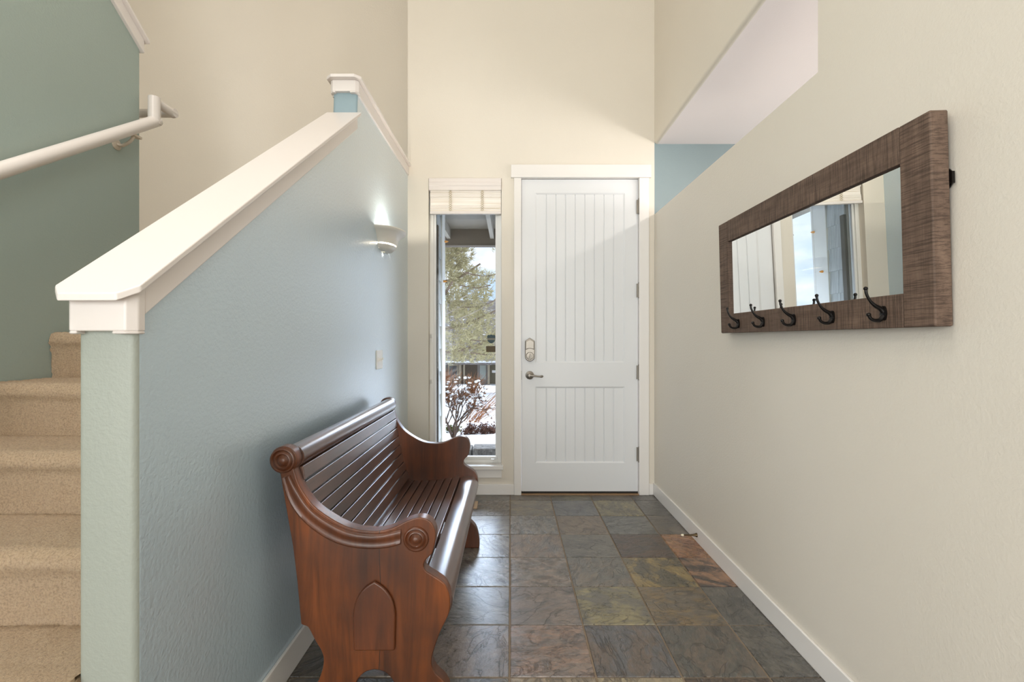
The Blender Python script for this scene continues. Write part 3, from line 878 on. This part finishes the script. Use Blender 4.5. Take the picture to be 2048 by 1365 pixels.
for y, sd, par in ((PN, -1, near), (PF+PT, 1, far)):
    for (cx, cz, r) in ((SCx, SCz, .0405), (-.296, .581, .0395)):
        part(rosette(cx, cz, r, y, sd), 'rosette', M['pew_panel'], par, smooth=50)
    # raised moulding following the curved top edge
    up = [(-.700, .775), (-.690, .752), (-.672, .728), (-.655, .703), (-.6215, .664), (-.571, .628), (-.512, .600), (-.4545, .588), (-.407, .588), (-.360, .598), (-.338, .606)]
    up = [(-.691, .782), (-.667, .738), (-.626, .679), (-.569, .637), (-.511, .609), (-.4545, .598), (-.405, .598), (-.366, .607), (-.343, .612)]
    lo = [(-.716, .772), (-.694, .702), (-.660, .650), (-.612, .606), (-.557, .573), (-.502, .556), (-.441, .550), (-.386, .553), (-.345, .564)]
    U = spline(up, 5); Lo = spline(lo, 5)
    m = MB(); y0 = y
    prof = [(0, 0), (.04, .0055), (.16, .0085), (.36, .0075), (.5, .0055), (.62, .005), (.74, .006), (.86, .0085), (.95, .0065), (1, 0)]
    vs = []; fs = []; n = len(prof)
    tip = spline([U[-1], (-.334, .607), (-.330, .590), (-.335, .570), Lo[-1]], 1)
    for k, (a, b) in enumerate(zip(U, Lo)):
        e = 1.
        for t, d in prof: 
            p = a.lerp(b, t); vs.append((p.x, y0+sd*d*e, p.y))
    for k in range(len(U)-1):
        for i in range(n-1): fs.append((k*n+i, k*n+i+1, (k+1)*n+i+1, (k+1)*n+i))
    fs.append(tuple(range(n))); k = (len(U)-1)*n; fs.append(tuple(range(k+n-1, k-1, -1)))
    m.add(vs, fs); part(m, 'moulding', M['pew_panel'], par, smooth=50)
    # gothic arch applique
    half_arch = [(.064, -.11), (.066, -.02), (.066, .004), (.060, .038), (.047, .066), (.028, .088), (.0, .107)]
    rt_ = spline([Vector(p) for p in half_arch[1:]], 5)
    pts = [(-.064, -.110), (.064, -.110)] + [(p.x, p.y) for p in rt_] + [(-p.x, p.y) for p in reversed(rt_[:-1])]
    ax, az = -.425, .346
    m = MB(); q = [(ax+a, az+b) for a, b in pts]
    m.prism(q, 'Y', y, y+sd*.012)
    part(m, 'arch_panel', M['pew_panel'], par, bevel=.006, seg=3)
# top rail
m = MB(); m.tube([(-.702, PN+PT-.002, .828), (-.702, PF+.002, .828)], .037, 24)
part(m, 'top_rail', M['pew_slat'], pew, smooth=50)
# slats
def slat(mb, c, t, wd, th, y0, y1):
    t = Vector(t).normalized(); n = Vector((-t.y, t.x)); c = Vector(c)
    q = [c-t*wd/2-n*th/2, c+t*wd/2-n*th/2, c+t*wd/2+n*th/2, c-t*wd/2+n*th/2]
    mb.prism([(p.x, p.y) for p in q], 'Y', y0, y1)
bk = spline([(-.678, .800), (-.664, .72), (-.650, .63), (-.632, .54), (-.610, .46), (-.590, .405)], 10)
def along(curve, n):
    d = [0]
    for a, b in zip(curve, curve[1:]): d.append(d[-1]+(b-a).length)
    T = d[-1]; res = []
    for k in range(n):
        s = T*(k+.5)/n; i = max(j for j in range(len(d)) if d[j] <= s); i = min(i, len(curve)-2)
        res.append((curve[i].lerp(curve[i+1], (s-d[i])/(d[i+1]-d[i])), curve[i+1]-curve[i]))
    return res, T/n
res, step = along(bk, 8)
for c, t in res:
    m = MB(); slat(m, c, t, step-.0055, .016, PN+PT-.003, PF+.003); part(m, 'back_slat', M['pew_slat'], pew, bevel=.003, seg=2)
st_ = spline([(-.603, .385), (-.52, .382), (-.44, .386), (-.36, .396), (-.290, .404)], 8)
res, step = along(st_, 7)
for c, t in res:
    m = MB(); slat(m, c, t, step-.0055, .018, PN+PT-.003, PF+.003); part(m, 'seat_slat', M['pew_slat'], pew, bevel=.003, seg=2)
fr = [(-.288, .398), (-.283, .411), (-.265, .416)] + [tuple(p) for p in spline([(-.24, .417), (-.215, .412), (-.197, .397), (-.187, .373), (-.190, .345), (-.203, .318), (-.218, .302)], 4)] + [(-.235, .300), (-.245, .33), (-.252, .385)]
m = MB(); m.prism(fr, 'Y', PN+PT-.003, PF+.003)
part(m, 'seat_nosing', M['pew_slat'], pew, smooth=35)
m = MB(); m.box(-.58, -.252, PN+.5, PN+.54, .33, .375); part(m, 'seat_bearer', M['pew_panel'], pew)

# ------------------------------------------------------------------ outside
def shingle_mat():
    m = NM('grey_shingles'); m.set(Roughness=.85); v = m.coords((1, 18, 1.5))
    c = m.ramp(m.noise(v, 3, 4, .6), [(.3, lin(156, 159, 158)), (.7, lin(194, 198, 198))])
    m.link(c, m.b.inputs['Base Color']); return m.m
M['shingle'] = shingle_mat()
EX = -.61; EYW = 4.2
m = MB(); rr = random.Random(11)
z = -.2
while z < 2.9:
    y = 3.822
    while y < EYW-.0:
        wd = min(rr.uniform(.1, .19), EYW-y)
        z1 = z+.20
        t0, t1 = .020+rr.uniform(-.002, .002), .006
        m.add([(EX, y+.002, z), (EX, y+wd-.002, z), (EX, y+wd-.002, z1), (EX, y+.002, z1),
               (EX+t0, y+.002, z), (EX+t0, y+wd-.002, z), (EX+t1, y+wd-.002, z1), (EX+t1, y+.002, z1)],
              [(0,1,2,3),(4,7,6,5),(0,4,5,1),(1,5,6,2),(2,6,7,3),(3,7,4,0)])
        y += wd
    z += .19
struct(m.build('wall_exterior', M['shingle']))
m = MB(); m.box(EX-.005, EX+.026, EYW-.165, EYW+.03, -.2, 2.50); m.box(EX-.12, EX+.026, EYW, EYW+.03, -.2, 2.50)
struct(m.build('trim_4', M['exttrim'], bevel=.003))
m = MB(); m.box(EX-.005, EX+.022, 3.822, 3.868, -.1, 2.14); struct(m.build('trim_5', M['extcasing'], bevel=.002))
# porch roof
m = MB(); m.box(-1.2, 2.4, 3.82, 5.9, 2.50, 2.60); struct(m.build('ceiling_porch', M['soffit']))
m = MB(); m.box(-1.2, 2.4, 5.5, 5.6, 2.318, 2.50); m.box(-1.2, 2.4, 5.49, 5.61, 2.306, 2.320)
tag(m.build('porch_beam', M['beam'], bevel=.004, loc=(.6, 5.55, 2.318)), 'dark brown beam across the porch edge above the tree view', 'beam')
for k, x in enumerate((-.72, -.215)):
    m = MB(); m.box(x-.022, x+.022, 3.95, 5.5, 2.385, 2.50)
    o = m.build('porch_rafter', M['rafter'], bevel=.003, loc=(x, 4.7, 2.385))
    tag(o, ['pale grey porch rafter beside the shingled corner at the window top', 'pale grey porch rafter at the right edge of the window top'][k], 'rafter', 'porch rafters')
# porch posts hold the beam out of view
for k, x in enumerate((-1.12, 2.3)):
    m = MB(); m.box(x-.06, x+.06, 5.49, 5.61, -.12, 2.31)
    struct(m.build('trim_porch_post', M['exttrim']))
m = MB(); m.box(-1.2, 2.4, 3.82, 5.0, -.35, -.10); struct(m.build('floor_porch', M['concrete']))
def stone_mat():
    m = NM('grey_stone'); m.set(Roughness=.9); v = m.coords()
    c = m.ramp(m.noise(v, 24, 6, .7), [(.32, lin(54, 52, 51)), (.68, lin(116, 113, 110))])
    m.link(c, m.b.inputs['Base Color']); m.bump(m.noise(v, 18, 5, .7), 1, .03); return m.m
M['stone'] = stone_mat()
cb = thing('stone_kerb', 'rough grey stone kerb along the porch edge below the window', 'kerb', (0, 5.1, -.3))
xx = -1.2; rr = random.Random(4)
while xx < 2.3:
    wd = rr.uniform(.24, .34)
    m = MB(); m.box(xx+.004, xx+wd-.004, 5.0, 5.24, -.32, .045+rr.uniform(-.012, .008)); part(m, 'stone_block', M['stone'], cb, bevel=.015)
    xx += wd
# ground
prof = [(3.8, -.36), (5.0, -.34), (5.26, -.05), (5.6, -.03), (6.5, -.12), (8, -.30), (9.6, -.50), (11.0, -.64), (11.35, -.74)]
def interp(pr, y):
    for (a, b), (c, d) in zip(pr, pr[1:]):
        if a <= y <= c: return b+(d-b)*(y-a)/(c-a)
    return pr[-1][1]
rr = random.Random(21)
def ground(name, pr, x0, x1, mat, bump_, nx=60, dy=.12):
    ys = []; y = pr[0][0]
    while y < pr[-1][0]: ys.append(y); y += dy
    ys.append(pr[-1][0])
    vs = []; fs = []
    for y in ys:
        for i in range(nx+1):
            x = x0+(x1-x0)*i/nx
            hgt = bump_*(sin(x*2.3+y*1.1)+sin(x*5.1-y*2.7+1)*.6+rr.uniform(-.5, .5))
            vs.append((x, y, interp(pr, y)+(hgt if y > 5.4 else 0)))
    n = nx+1
    for j in range(len(ys)-1):
        for i in range(nx): fs.append((j*n+i, j*n+i+1, (j+1)*n+i+1, (j+1)*n+i))
    return MB().add(vs, fs).build(name, mat, smooth=180, fix=False)
struct(ground('ground', prof, -9, 7, M['snow'], .012, 90))
def road_mat():
    m = NM('wet_asphalt'); m.set(Roughness=.7); v = m.coords((.5, 3, 1))
    c = m.ramp(m.noise(v, 2, 4), [(.35, lin(82, 82, 85)), (.65, lin(104, 103, 104))])
    m.link(c, m.b.inputs['Base Color']); return m.m
o = ground('street', [(11.3, -.735), (26.5, -1.76)], -25, 14, road_mat(), 0, 2, 2); tag(o, kind='structure')
bank = [(26.4, -1.80), (27.0, -1.66), (28, -1.55), (30, -1.75), (45, -2.3)]
o = ground('ground_snow_bank', bank, -30, 20, M['snow'], .05, 120, .4); struct(o)

def soil(name, a, b, sc_=30):
    m = NM(name); m.set(Roughness=.85); m.b.inputs['Specular IOR Level'].default_value = .2
    c = m.ramp(m.noise(m.coords(), sc_, 3, .7), [(.3, a), (.7, b)]); m.link(c, m.b.inputs['Base Color']); return m.m
M['needle'] = soil('juniper_foliage', lin(112, 106, 76), lin(184, 176, 138), 9)
M['bark'] = soil('pale_bark', lin(84, 68, 56), lin(130, 114, 102), 14)
M['barewood'] = soil('bleached_twig', lin(118, 110, 100), lin(160, 152, 144), 14)
M['brownleaf'] = soil('brown_leaves', lin(84, 58, 42), lin(132, 92, 64), 26)
M['redleaf'] = soil('russet_leaves', lin(78, 56, 50), lin(118, 86, 74), 30)
M['greenleaf'] = soil('green_leaves', lin(66, 70, 34), lin(112, 110, 60), 30)
M['orangetwig'] = soil('orange_twig', lin(120, 74, 46), lin(164, 114, 72), 12)
M['twig'] = soil('grey_twig', lin(62, 52, 45), lin(96, 80, 70), 20)

def rvec(r):
    while True:
        v = Vector((r.uniform(-1,1), r.uniform(-1,1), r.uniform(-1,1)))
        if .05 < v.length < 1: return v.normalized()
def tuft(mb, r, p, d, n, ln, wd, spread=.8):
    vs = []; fs = []
    for k in range(n):
        q = (d + rvec(r)*spread).normalized()
        s = q.cross(rvec(r)).normalized()*wd
        b = p + rvec(r)*ln*.3
        L = ln*r.uniform(.6, 1.2); o = len(vs)
        vs += [b-s, b+s, b+q*L+s*.3, b+q*L-s*.3]; fs.append((o, o+1, o+2, o+3))
    mb.add(vs, fs)
# the big juniper in the front yard
TXc, TYc = -1.75, 10.2
tree = thing('juniper_tree', 'large olive green juniper tree in the snowy yard', 'tree', (TXc, TYc, -.6))
r = random.Random(8)
m = MB()
trunk = spline([(TXc, TYc, -.7), (TXc+.05, TYc, .6), (TXc-.06, TYc+.05, 2.2), (TXc+.04, TYc, 3.8), (TXc, TYc, 5.6)], 5)
m.tube(trunk, [.2-.18*k/(len(trunk)-1) for k in range(len(trunk))], 10)
part(m, 'trunk', M['bark'], tree, smooth=60)
rad = lambda z: 1.65 if z < 1.3 else max(.05, 1.65-.42*(z-1.3)) 
m = MB(); mt = MB()
for k in range(4300):
    z = r.uniform(.62, 4.4) if k % 6 else r.uniform(4.4, 6.0)
    R = rad(z)*(1+.16*sin(z*6.2)+.08*sin(z*13+1)); a = r.uniform(0, 2*pi); q = sqrt(r.uniform(.12, 1))*R
    if z < .85 and q > 1.2 and r.random() < .5: continue
    p = Vector((TXc+q*cos(a), TYc+q*sin(a), z + .12*q))
    d = Vector((cos(a)*.9, sin(a)*.9, .45))
    tuft(m, r, p, d, 11, .11, .0085, .9)
# loose sprays reaching right across the sky
for (x0, z0, x1, z1) in ((-.75, 2.55, -.30, 2.50), (-.85, 2.3, -.45, 2.28), (-.5, 3.25, -.30, 3.18), (-.8, 1.85, -.30, 2.02), (-.6, 1.2, -.2, 1.3), (-.6, .95, -.2, .98)):
    mt.tube(spline([(x0-.2, TYc-.8, z0), ((x0+x1)/2, TYc-.9, (z0+z1)/2-.06), (x1+.06, TYc-.95, z1)], 4), .012, 6)
    for k in range(46):
        t = r.random(); p = Vector((x0+(x1-x0)*t, TYc-.85+r.uniform(-.15, .15), z0+(z1-z0)*t+r.gauss(-.05, .06)))
        tuft(m, r, p, Vector((.5, 0, -.2)), 8, .075, .006, 1.)
    part(mt, 'branch', M['bark'], tree, smooth=60); mt = MB()
tag(part(m, 'foliage', M['needle'], tree, fix=False), 'olive green needles', kind='stuff')
for k in range(7):
    z = .9+k*.5; a = r.uniform(-1.2, .2); Rr = rad(z)
    mt.tube(spline([(TXc, TYc, z), (TXc+Rr*.5*cos(a), TYc+Rr*.5*sin(a), z+.12), (TXc+Rr*.95*cos(a), TYc+Rr*.95*sin(a), z+.42)], 4), [.05-.004*j for j in range(9)], 7)
    part(mt, 'branch', M['bark'], tree, smooth=60); mt = MB()
mt = MB()
for k in range(8):   # bleached bare twigs at the front of the crown
    z = r.uniform(1.0, 2.0); x = r.uniform(-1.6, -.9); y = TYc-1.55+r.uniform(-.15, .1)
    e = Vector((r.uniform(.25, .6), r.uniform(-.1, .1), r.uniform(.02, .3)))
    p0 = Vector((x, y, z)); mt.tube(spline([p0, p0+e*.5+Vector((0, 0, -.03)), p0+e], 3), [.009, .008, .007, .006, .005, .004, .003], 6)
tag(part(mt, 'bare_twigs', M['barewood'], tree), 'bleached bare twigs', kind='stuff')

# shrubs
def shrub(name, label, base, height, spread, leafmat, nb, nl, seed, snowy=0, leaf=.03, extra=None, twig=None):
    r = random.Random(seed)
    t = thing(name, label, 'shrub', base)
    br = MB(); lf = MB(); sn = MB(); B = Vector(base); tips = []
    def grow(p, d, L, rr_, lev):
        q = p + d*L; mid = p.lerp(q, .5)+rvec(r)*L*.08
        br.tube([p, mid, q], [rr_, rr_*.85, rr_*.65], 5, cap=False)
        tips.append((q, d, lev)); tips.append((mid, d, lev))
        if lev > 0:
            for k in range(3):
                nd = (d + rvec(r)*.75 + Vector((0, 0, .1))).normalized()
                grow(p.lerp(q, r.uniform(.55, 1)), nd, L*r.uniform(.55, .8), rr_*.6, lev-1)
    for k in range(nb):
        a = 2*pi*k/nb+r.uniform(-.3, .3); d = Vector((cos(a)*spread, sin(a)*spread, 1)).normalized()
        grow(B, d, height*.42, height*.017, 3)
    part(br, 'branches', twig or M['twig'], t, fix=False)
    pts = [q for q in tips if q[2] <= 1]
    for k in range(nl):
        p, d, _ = pts[r.randrange(len(pts))]
        tuft(lf, r, p+rvec(r)*.03, (d+rvec(r)).normalized(), 2, leaf, leaf*.28, 1.)
    tag(part(lf, 'leaves', leafmat, t, fix=False), kind='stuff')
    for k in range(snowy):
        p, d, _ = pts[r.randrange(len(pts))]
        sn.ball(p+Vector((0, 0, .012)), (r.uniform(.012, .035), r.uniform(.012, .03), r.uniform(.008, .018)), 7, 5)
    if snowy: tag(part(sn, 'snow_clump', M['snow'], t, smooth=180, fix=False), 'white snow caught in the twigs', kind='stuff')
    return t
shrub('bare_shrub', 'tall bare brown shrub dusted with snow left behind the window', (-.78, 6.4, -.16), .95, .42, M['brownleaf'], 5, 900, 3, 190, .03)
shrub('round_shrub', 'small round russet shrub in the snow at the lower right of the window', (-.375, 6.9, -.33), .42, .95, M['redleaf'], 7, 1500, 6, 25, .03)
shrub('green_shrub', 'low yellow green shrub tucked against the left of the round russet shrub', (-.86, 7.1, -.26), .2, .7, M['greenleaf'], 6, 260, 9, 0, .03)
def fan(name, label, base, n, lean, h, seed, rad_=.006):
    r = random.Random(seed); m = MB(); B = Vector(base)
    for k in range(n):
        d = Vector((lean+r.gauss(0, .35), r.gauss(0, .25), 1)).normalized(); L = h*r.uniform(.6, 1.1)
        p0 = B+Vector((r.gauss(0, .12), r.gauss(0, .1), 0))
        m.tube([p0, p0+d*L*.5+rvec(r)*.03, p0+d*L+Vector((lean*.15, 0, -.05))], [rad_, rad_*.8, rad_*.4], 5, cap=False)
    o = m.build(name, M['orangetwig'], fix=False, loc=base)
    return tag(o, label, 'shrub')
fan('twig_shrub', 'orange stemmed twig shrub leaning over the grey street', (-.85, 9.8, -.55), 46, .75, .95, 1, .0045)
fan('twig_shrub', 'orange twig shrub at the far left below the tree', (-3.3, 24, -1.7), 110, .0, 1.5, 2, .016)
fan('twig_shrub', 'orange twig shrub in front of the neighbour\'s dark doorway', (-2.1, 25.5, -1.75), 70, .25, 1.25, 3, .012)

# neighbour's house
HY = 32.; S = HY/F
def hx(px): return (px-1021)*S
def hz(py): return EYE-(py-680)*S
house = thing('neighbour_house', 'low olive grey house across the snowy street', 'house', (-3, HY, -2.3))
olive = plain('olive_siding', lin(92, 88, 70), .8); dkw = plain('dark_siding', lin(62, 50, 42), .8); tanp = plain('tan_post', lin(160, 148, 128), .7)
m = MB(); m.box(-12, 6, HY, HY+8, -2.4, hz(722)); part(m, 'wall', olive, house)
m = MB(); m.box(hx(893), hx(955), HY-.06, HY, -2.4, hz(726)); tag(part(m, 'porch_recess', dkw, house), 'dark brown porch wall')
def roof_mat():
    m = NM('grey_roof'); m.set(Roughness=.9); v = m.coords((1, 1, 6))
    c = m.ramp(m.noise(v, 3, 4), [(.4, lin(96, 90, 90)), (.62, lin(128, 124, 126)), (.66, lin(240, 240, 244))]); m.link(c, m.b.inputs['Base Color']); return m.m
m = MB(); m.prism([(HY-1.0, hz(724)), (HY+5, 4.3), (HY+11, hz(724)), (HY+11, hz(724)-.15), (HY-1.0, hz(724)-.15)], 'X', -12.6, 6.6)
part(m, 'roof', roof_mat(), house)
m = MB(); m.box(-12.6, 6.6, HY-1.05, HY-.6, hz(724)-.02, hz(721.3)); part(m, 'eave_snow', M['snow'], house)
m = MB(); m.box(hx(897), hx(917), HY-.12, HY-.06, hz(761), hz(730)); wf = part(m, 'house_window', tanp, house)
m = MB(); m.box(hx(899), hx(914), HY-.13, HY-.12, hz(756), hz(732)); part(m, 'pane', plain('dark_pane', lin(70, 74, 78), .1), wf)
m = MB(); m.box(hx(955), hx(976), HY-.1, HY, hz(774), hz(728)); wf = tag(part(m, 'front_door', plain('grey_door', lin(118, 114, 112), .6), house), 'grey glazed front door')
m = MB(); m.box(hx(960), hx(972), HY-.12, HY-.1, hz(759), hz(731)); part(m, 'pane', plain('pale_pane', lin(160, 172, 168), .15), wf)
for a, b in ((919, 924), (928, 931), (976, 980)):
    m = MB(); m.box(hx(a), hx(b), HY-.5, HY-.3, -2.35, hz(724)); part(m, 'porch_post', tanp, house)
m = MB(); m.box(hx(984), hx(992), HY-.05, HY, hz(746), hz(741)); tag(part(m, 'house_plate', plain('white_plate', lin(245, 245, 245), .6), house), 'small white plate')

# orange string light bulbs on the corner board
for k, (x, y, z) in enumerate(((-.592, 4.19, 2.08), (-.588, 4.10, 1.715))):
    m = MB(); m.lathe([(.006, -.004), (.011, .004), (.009, .018), (.001, .034)], (EX+.026, y, z), (1, 0, 0), 12)
    o = m.build('string_bulb', M['orange'], smooth=50, loc=(EX+.026, y, z))
    tag(o, ['small orange bulb high on the exterior corner board', 'small orange bulb lower on the exterior corner board'][k], 'bulb', 'bulbs on the corner board')

# ------------------------------------------------------------------ sky
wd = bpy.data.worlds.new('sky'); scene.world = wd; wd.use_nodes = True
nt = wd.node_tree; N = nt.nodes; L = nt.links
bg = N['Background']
tc = N.new('ShaderNodeTexCoord'); nz = N.new('ShaderNodeTexNoise'); nz.inputs['Scale'].default_value = 5.5; nz.inputs['Detail'].default_value = 6
mp = N.new('ShaderNodeMapping'); mp.inputs['Scale'].default_value = (1, 1, 2.2); mp.inputs['Location'].default_value = (.3, .1, .15)
L.new(tc.outputs['Generated'], mp.inputs['Vector']); L.new(mp.outputs['Vector'], nz.inputs['Vector'])
cr = N.new('ShaderNodeValToRGB'); e = cr.color_ramp.elements
e[0].position = .38; e[0].color = (.42, .56, .80, 1); e[1].position = .62; e[1].color = (.82, .84, .88, 1)
L.new(nz.outputs['Fac'], cr.inputs['Fac'])
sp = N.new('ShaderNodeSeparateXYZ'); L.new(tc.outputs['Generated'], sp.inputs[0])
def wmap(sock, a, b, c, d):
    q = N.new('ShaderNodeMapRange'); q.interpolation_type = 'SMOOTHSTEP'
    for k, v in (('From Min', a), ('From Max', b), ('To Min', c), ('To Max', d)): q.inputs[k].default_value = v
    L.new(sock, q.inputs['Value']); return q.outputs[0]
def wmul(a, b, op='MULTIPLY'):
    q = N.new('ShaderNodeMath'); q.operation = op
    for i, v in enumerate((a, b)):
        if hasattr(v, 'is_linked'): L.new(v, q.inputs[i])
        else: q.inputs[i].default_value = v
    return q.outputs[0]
# unseen bright sky band added above the view, to shine in through the window
added_sky_band = wmul(wmul(wmap(sp.outputs[2], .2, .38, 0, 1), wmap(sp.outputs[2], .55, .75, 1, 0)), wmap(sp.outputs[1], .35, .75, 0, 1))
L.new(wmul(wmul(added_sky_band, 34.), 1.5, 'ADD'), bg.inputs['Strength'])
L.new(cr.outputs['Color'], bg.inputs['Color'])

# ------------------------------------------------------------------ lights
def area(name, loc, rot, sx, sy, power, col=(1,1,1)):
    l = bpy.data.lights.new(name, 'AREA'); l.shape = 'RECTANGLE'; l.size = sx; l.size_y = sy; l.energy = power; l.color = col
    o = bpy.data.objects.new(name, l); COL.objects.link(o); o.location = loc; o.rotation_euler = rot; return o
def point(name, loc, power, col=(1,1,1), size=.05):
    l = bpy.data.lights.new(name, 'POINT'); l.energy = power; l.color = col; l.shadow_soft_size = size
    o = bpy.data.objects.new(name, l); COL.objects.link(o); o.location = loc; return o
WARM = (1, .83, .62); DAY = (.86, .93, 1)
for (BX0, BX1), pw in zip(REAR, (125, 130)):
    area('added_rear_fill', ((BX0+BX1)/2, -4.17, (BZ0+BZ1)/2), (pi/2, 0, 0), BX1-BX0, BZ1-BZ0, pw, (1, .985, .965))  # area light added outside each rear opening as soft frontal fill
sn = bpy.data.lights.new('sun', 'SUN'); sn.energy = 2.2; sn.angle = radians(3); sn.color = (1, .95, .86)
sno = bpy.data.objects.new('sun', sn); COL.objects.link(sno); sno.location = (8, 8, 9); sno.rotation_euler = Vector((-.8, .05, -.55)).to_track_quat('-Z', 'Y').to_euler()
area('added_side_fill', (-3.28, -2.2, 1.5), (0, -pi/2, 0), 2.2, 2.6, 150, (1, .985, .96))  # no window in this wall: light added to brighten the right wall
area('added_foyer_fill', (.1, .6, HC-.03), (0, 0, 0), 1.6, 1.6, 10, (1, .97, .94))  # unseen overhead panel light added for even fill
area('added_stair_fill', (-1.5, 1.3, HC-.03), (0, 0, 0), .7, .7, 20, (1, .93, .85))  # unseen overhead light added to brighten the stair treads
area('added_stair_foot_fill', (-1.5, .5, 3.1), (0, 0, 0), .4, .4, 17, (1, .96, .9))  # unseen light added above the lower steps to brighten the carpet
sl = bpy.data.lights.new('alcove_wall_lamp', 'SPOT'); sl.energy = 18; sl.color = (1, .93, .84); sl.spot_size = radians(96); sl.spot_blend = 1.; sl.shadow_soft_size = .03
so = bpy.data.objects.new('alcove_wall_lamp', sl); COL.objects.link(so); so.location = (1.67, 2.5, 2.466)
so.rotation_euler = Vector((-.75, .95, -.42)).to_track_quat('-Z', 'Y').to_euler()
area('added_alcove_fill', (4.17, 1.7, 1.4), (0, pi/2, 0), 1.4, 2.4, 100, (1, .975, .97))  # no window in this wall: light added to brighten the alcove soffit
point('sconce_bulb', (XL+.05, yc, 1.855), 9, (1, .92, .8), .015)

scene.view_settings.view_transform = 'Standard'
scene.view_settings.look = 'None'
scene.view_settings.exposure = 0.07
scene.view_settings.gamma = 1.0
scene.view_settings.use_curve_mapping = False
cy = scene.cycles
cy.use_denoising = True
cy.max_bounces = 10; cy.diffuse_bounces = 6; cy.glossy_bounces = 5; cy.transparent_max_bounces = 12
cy.caustics_reflective = False; cy.caustics_refractive = False
cy.sample_clamp_indirect = 6
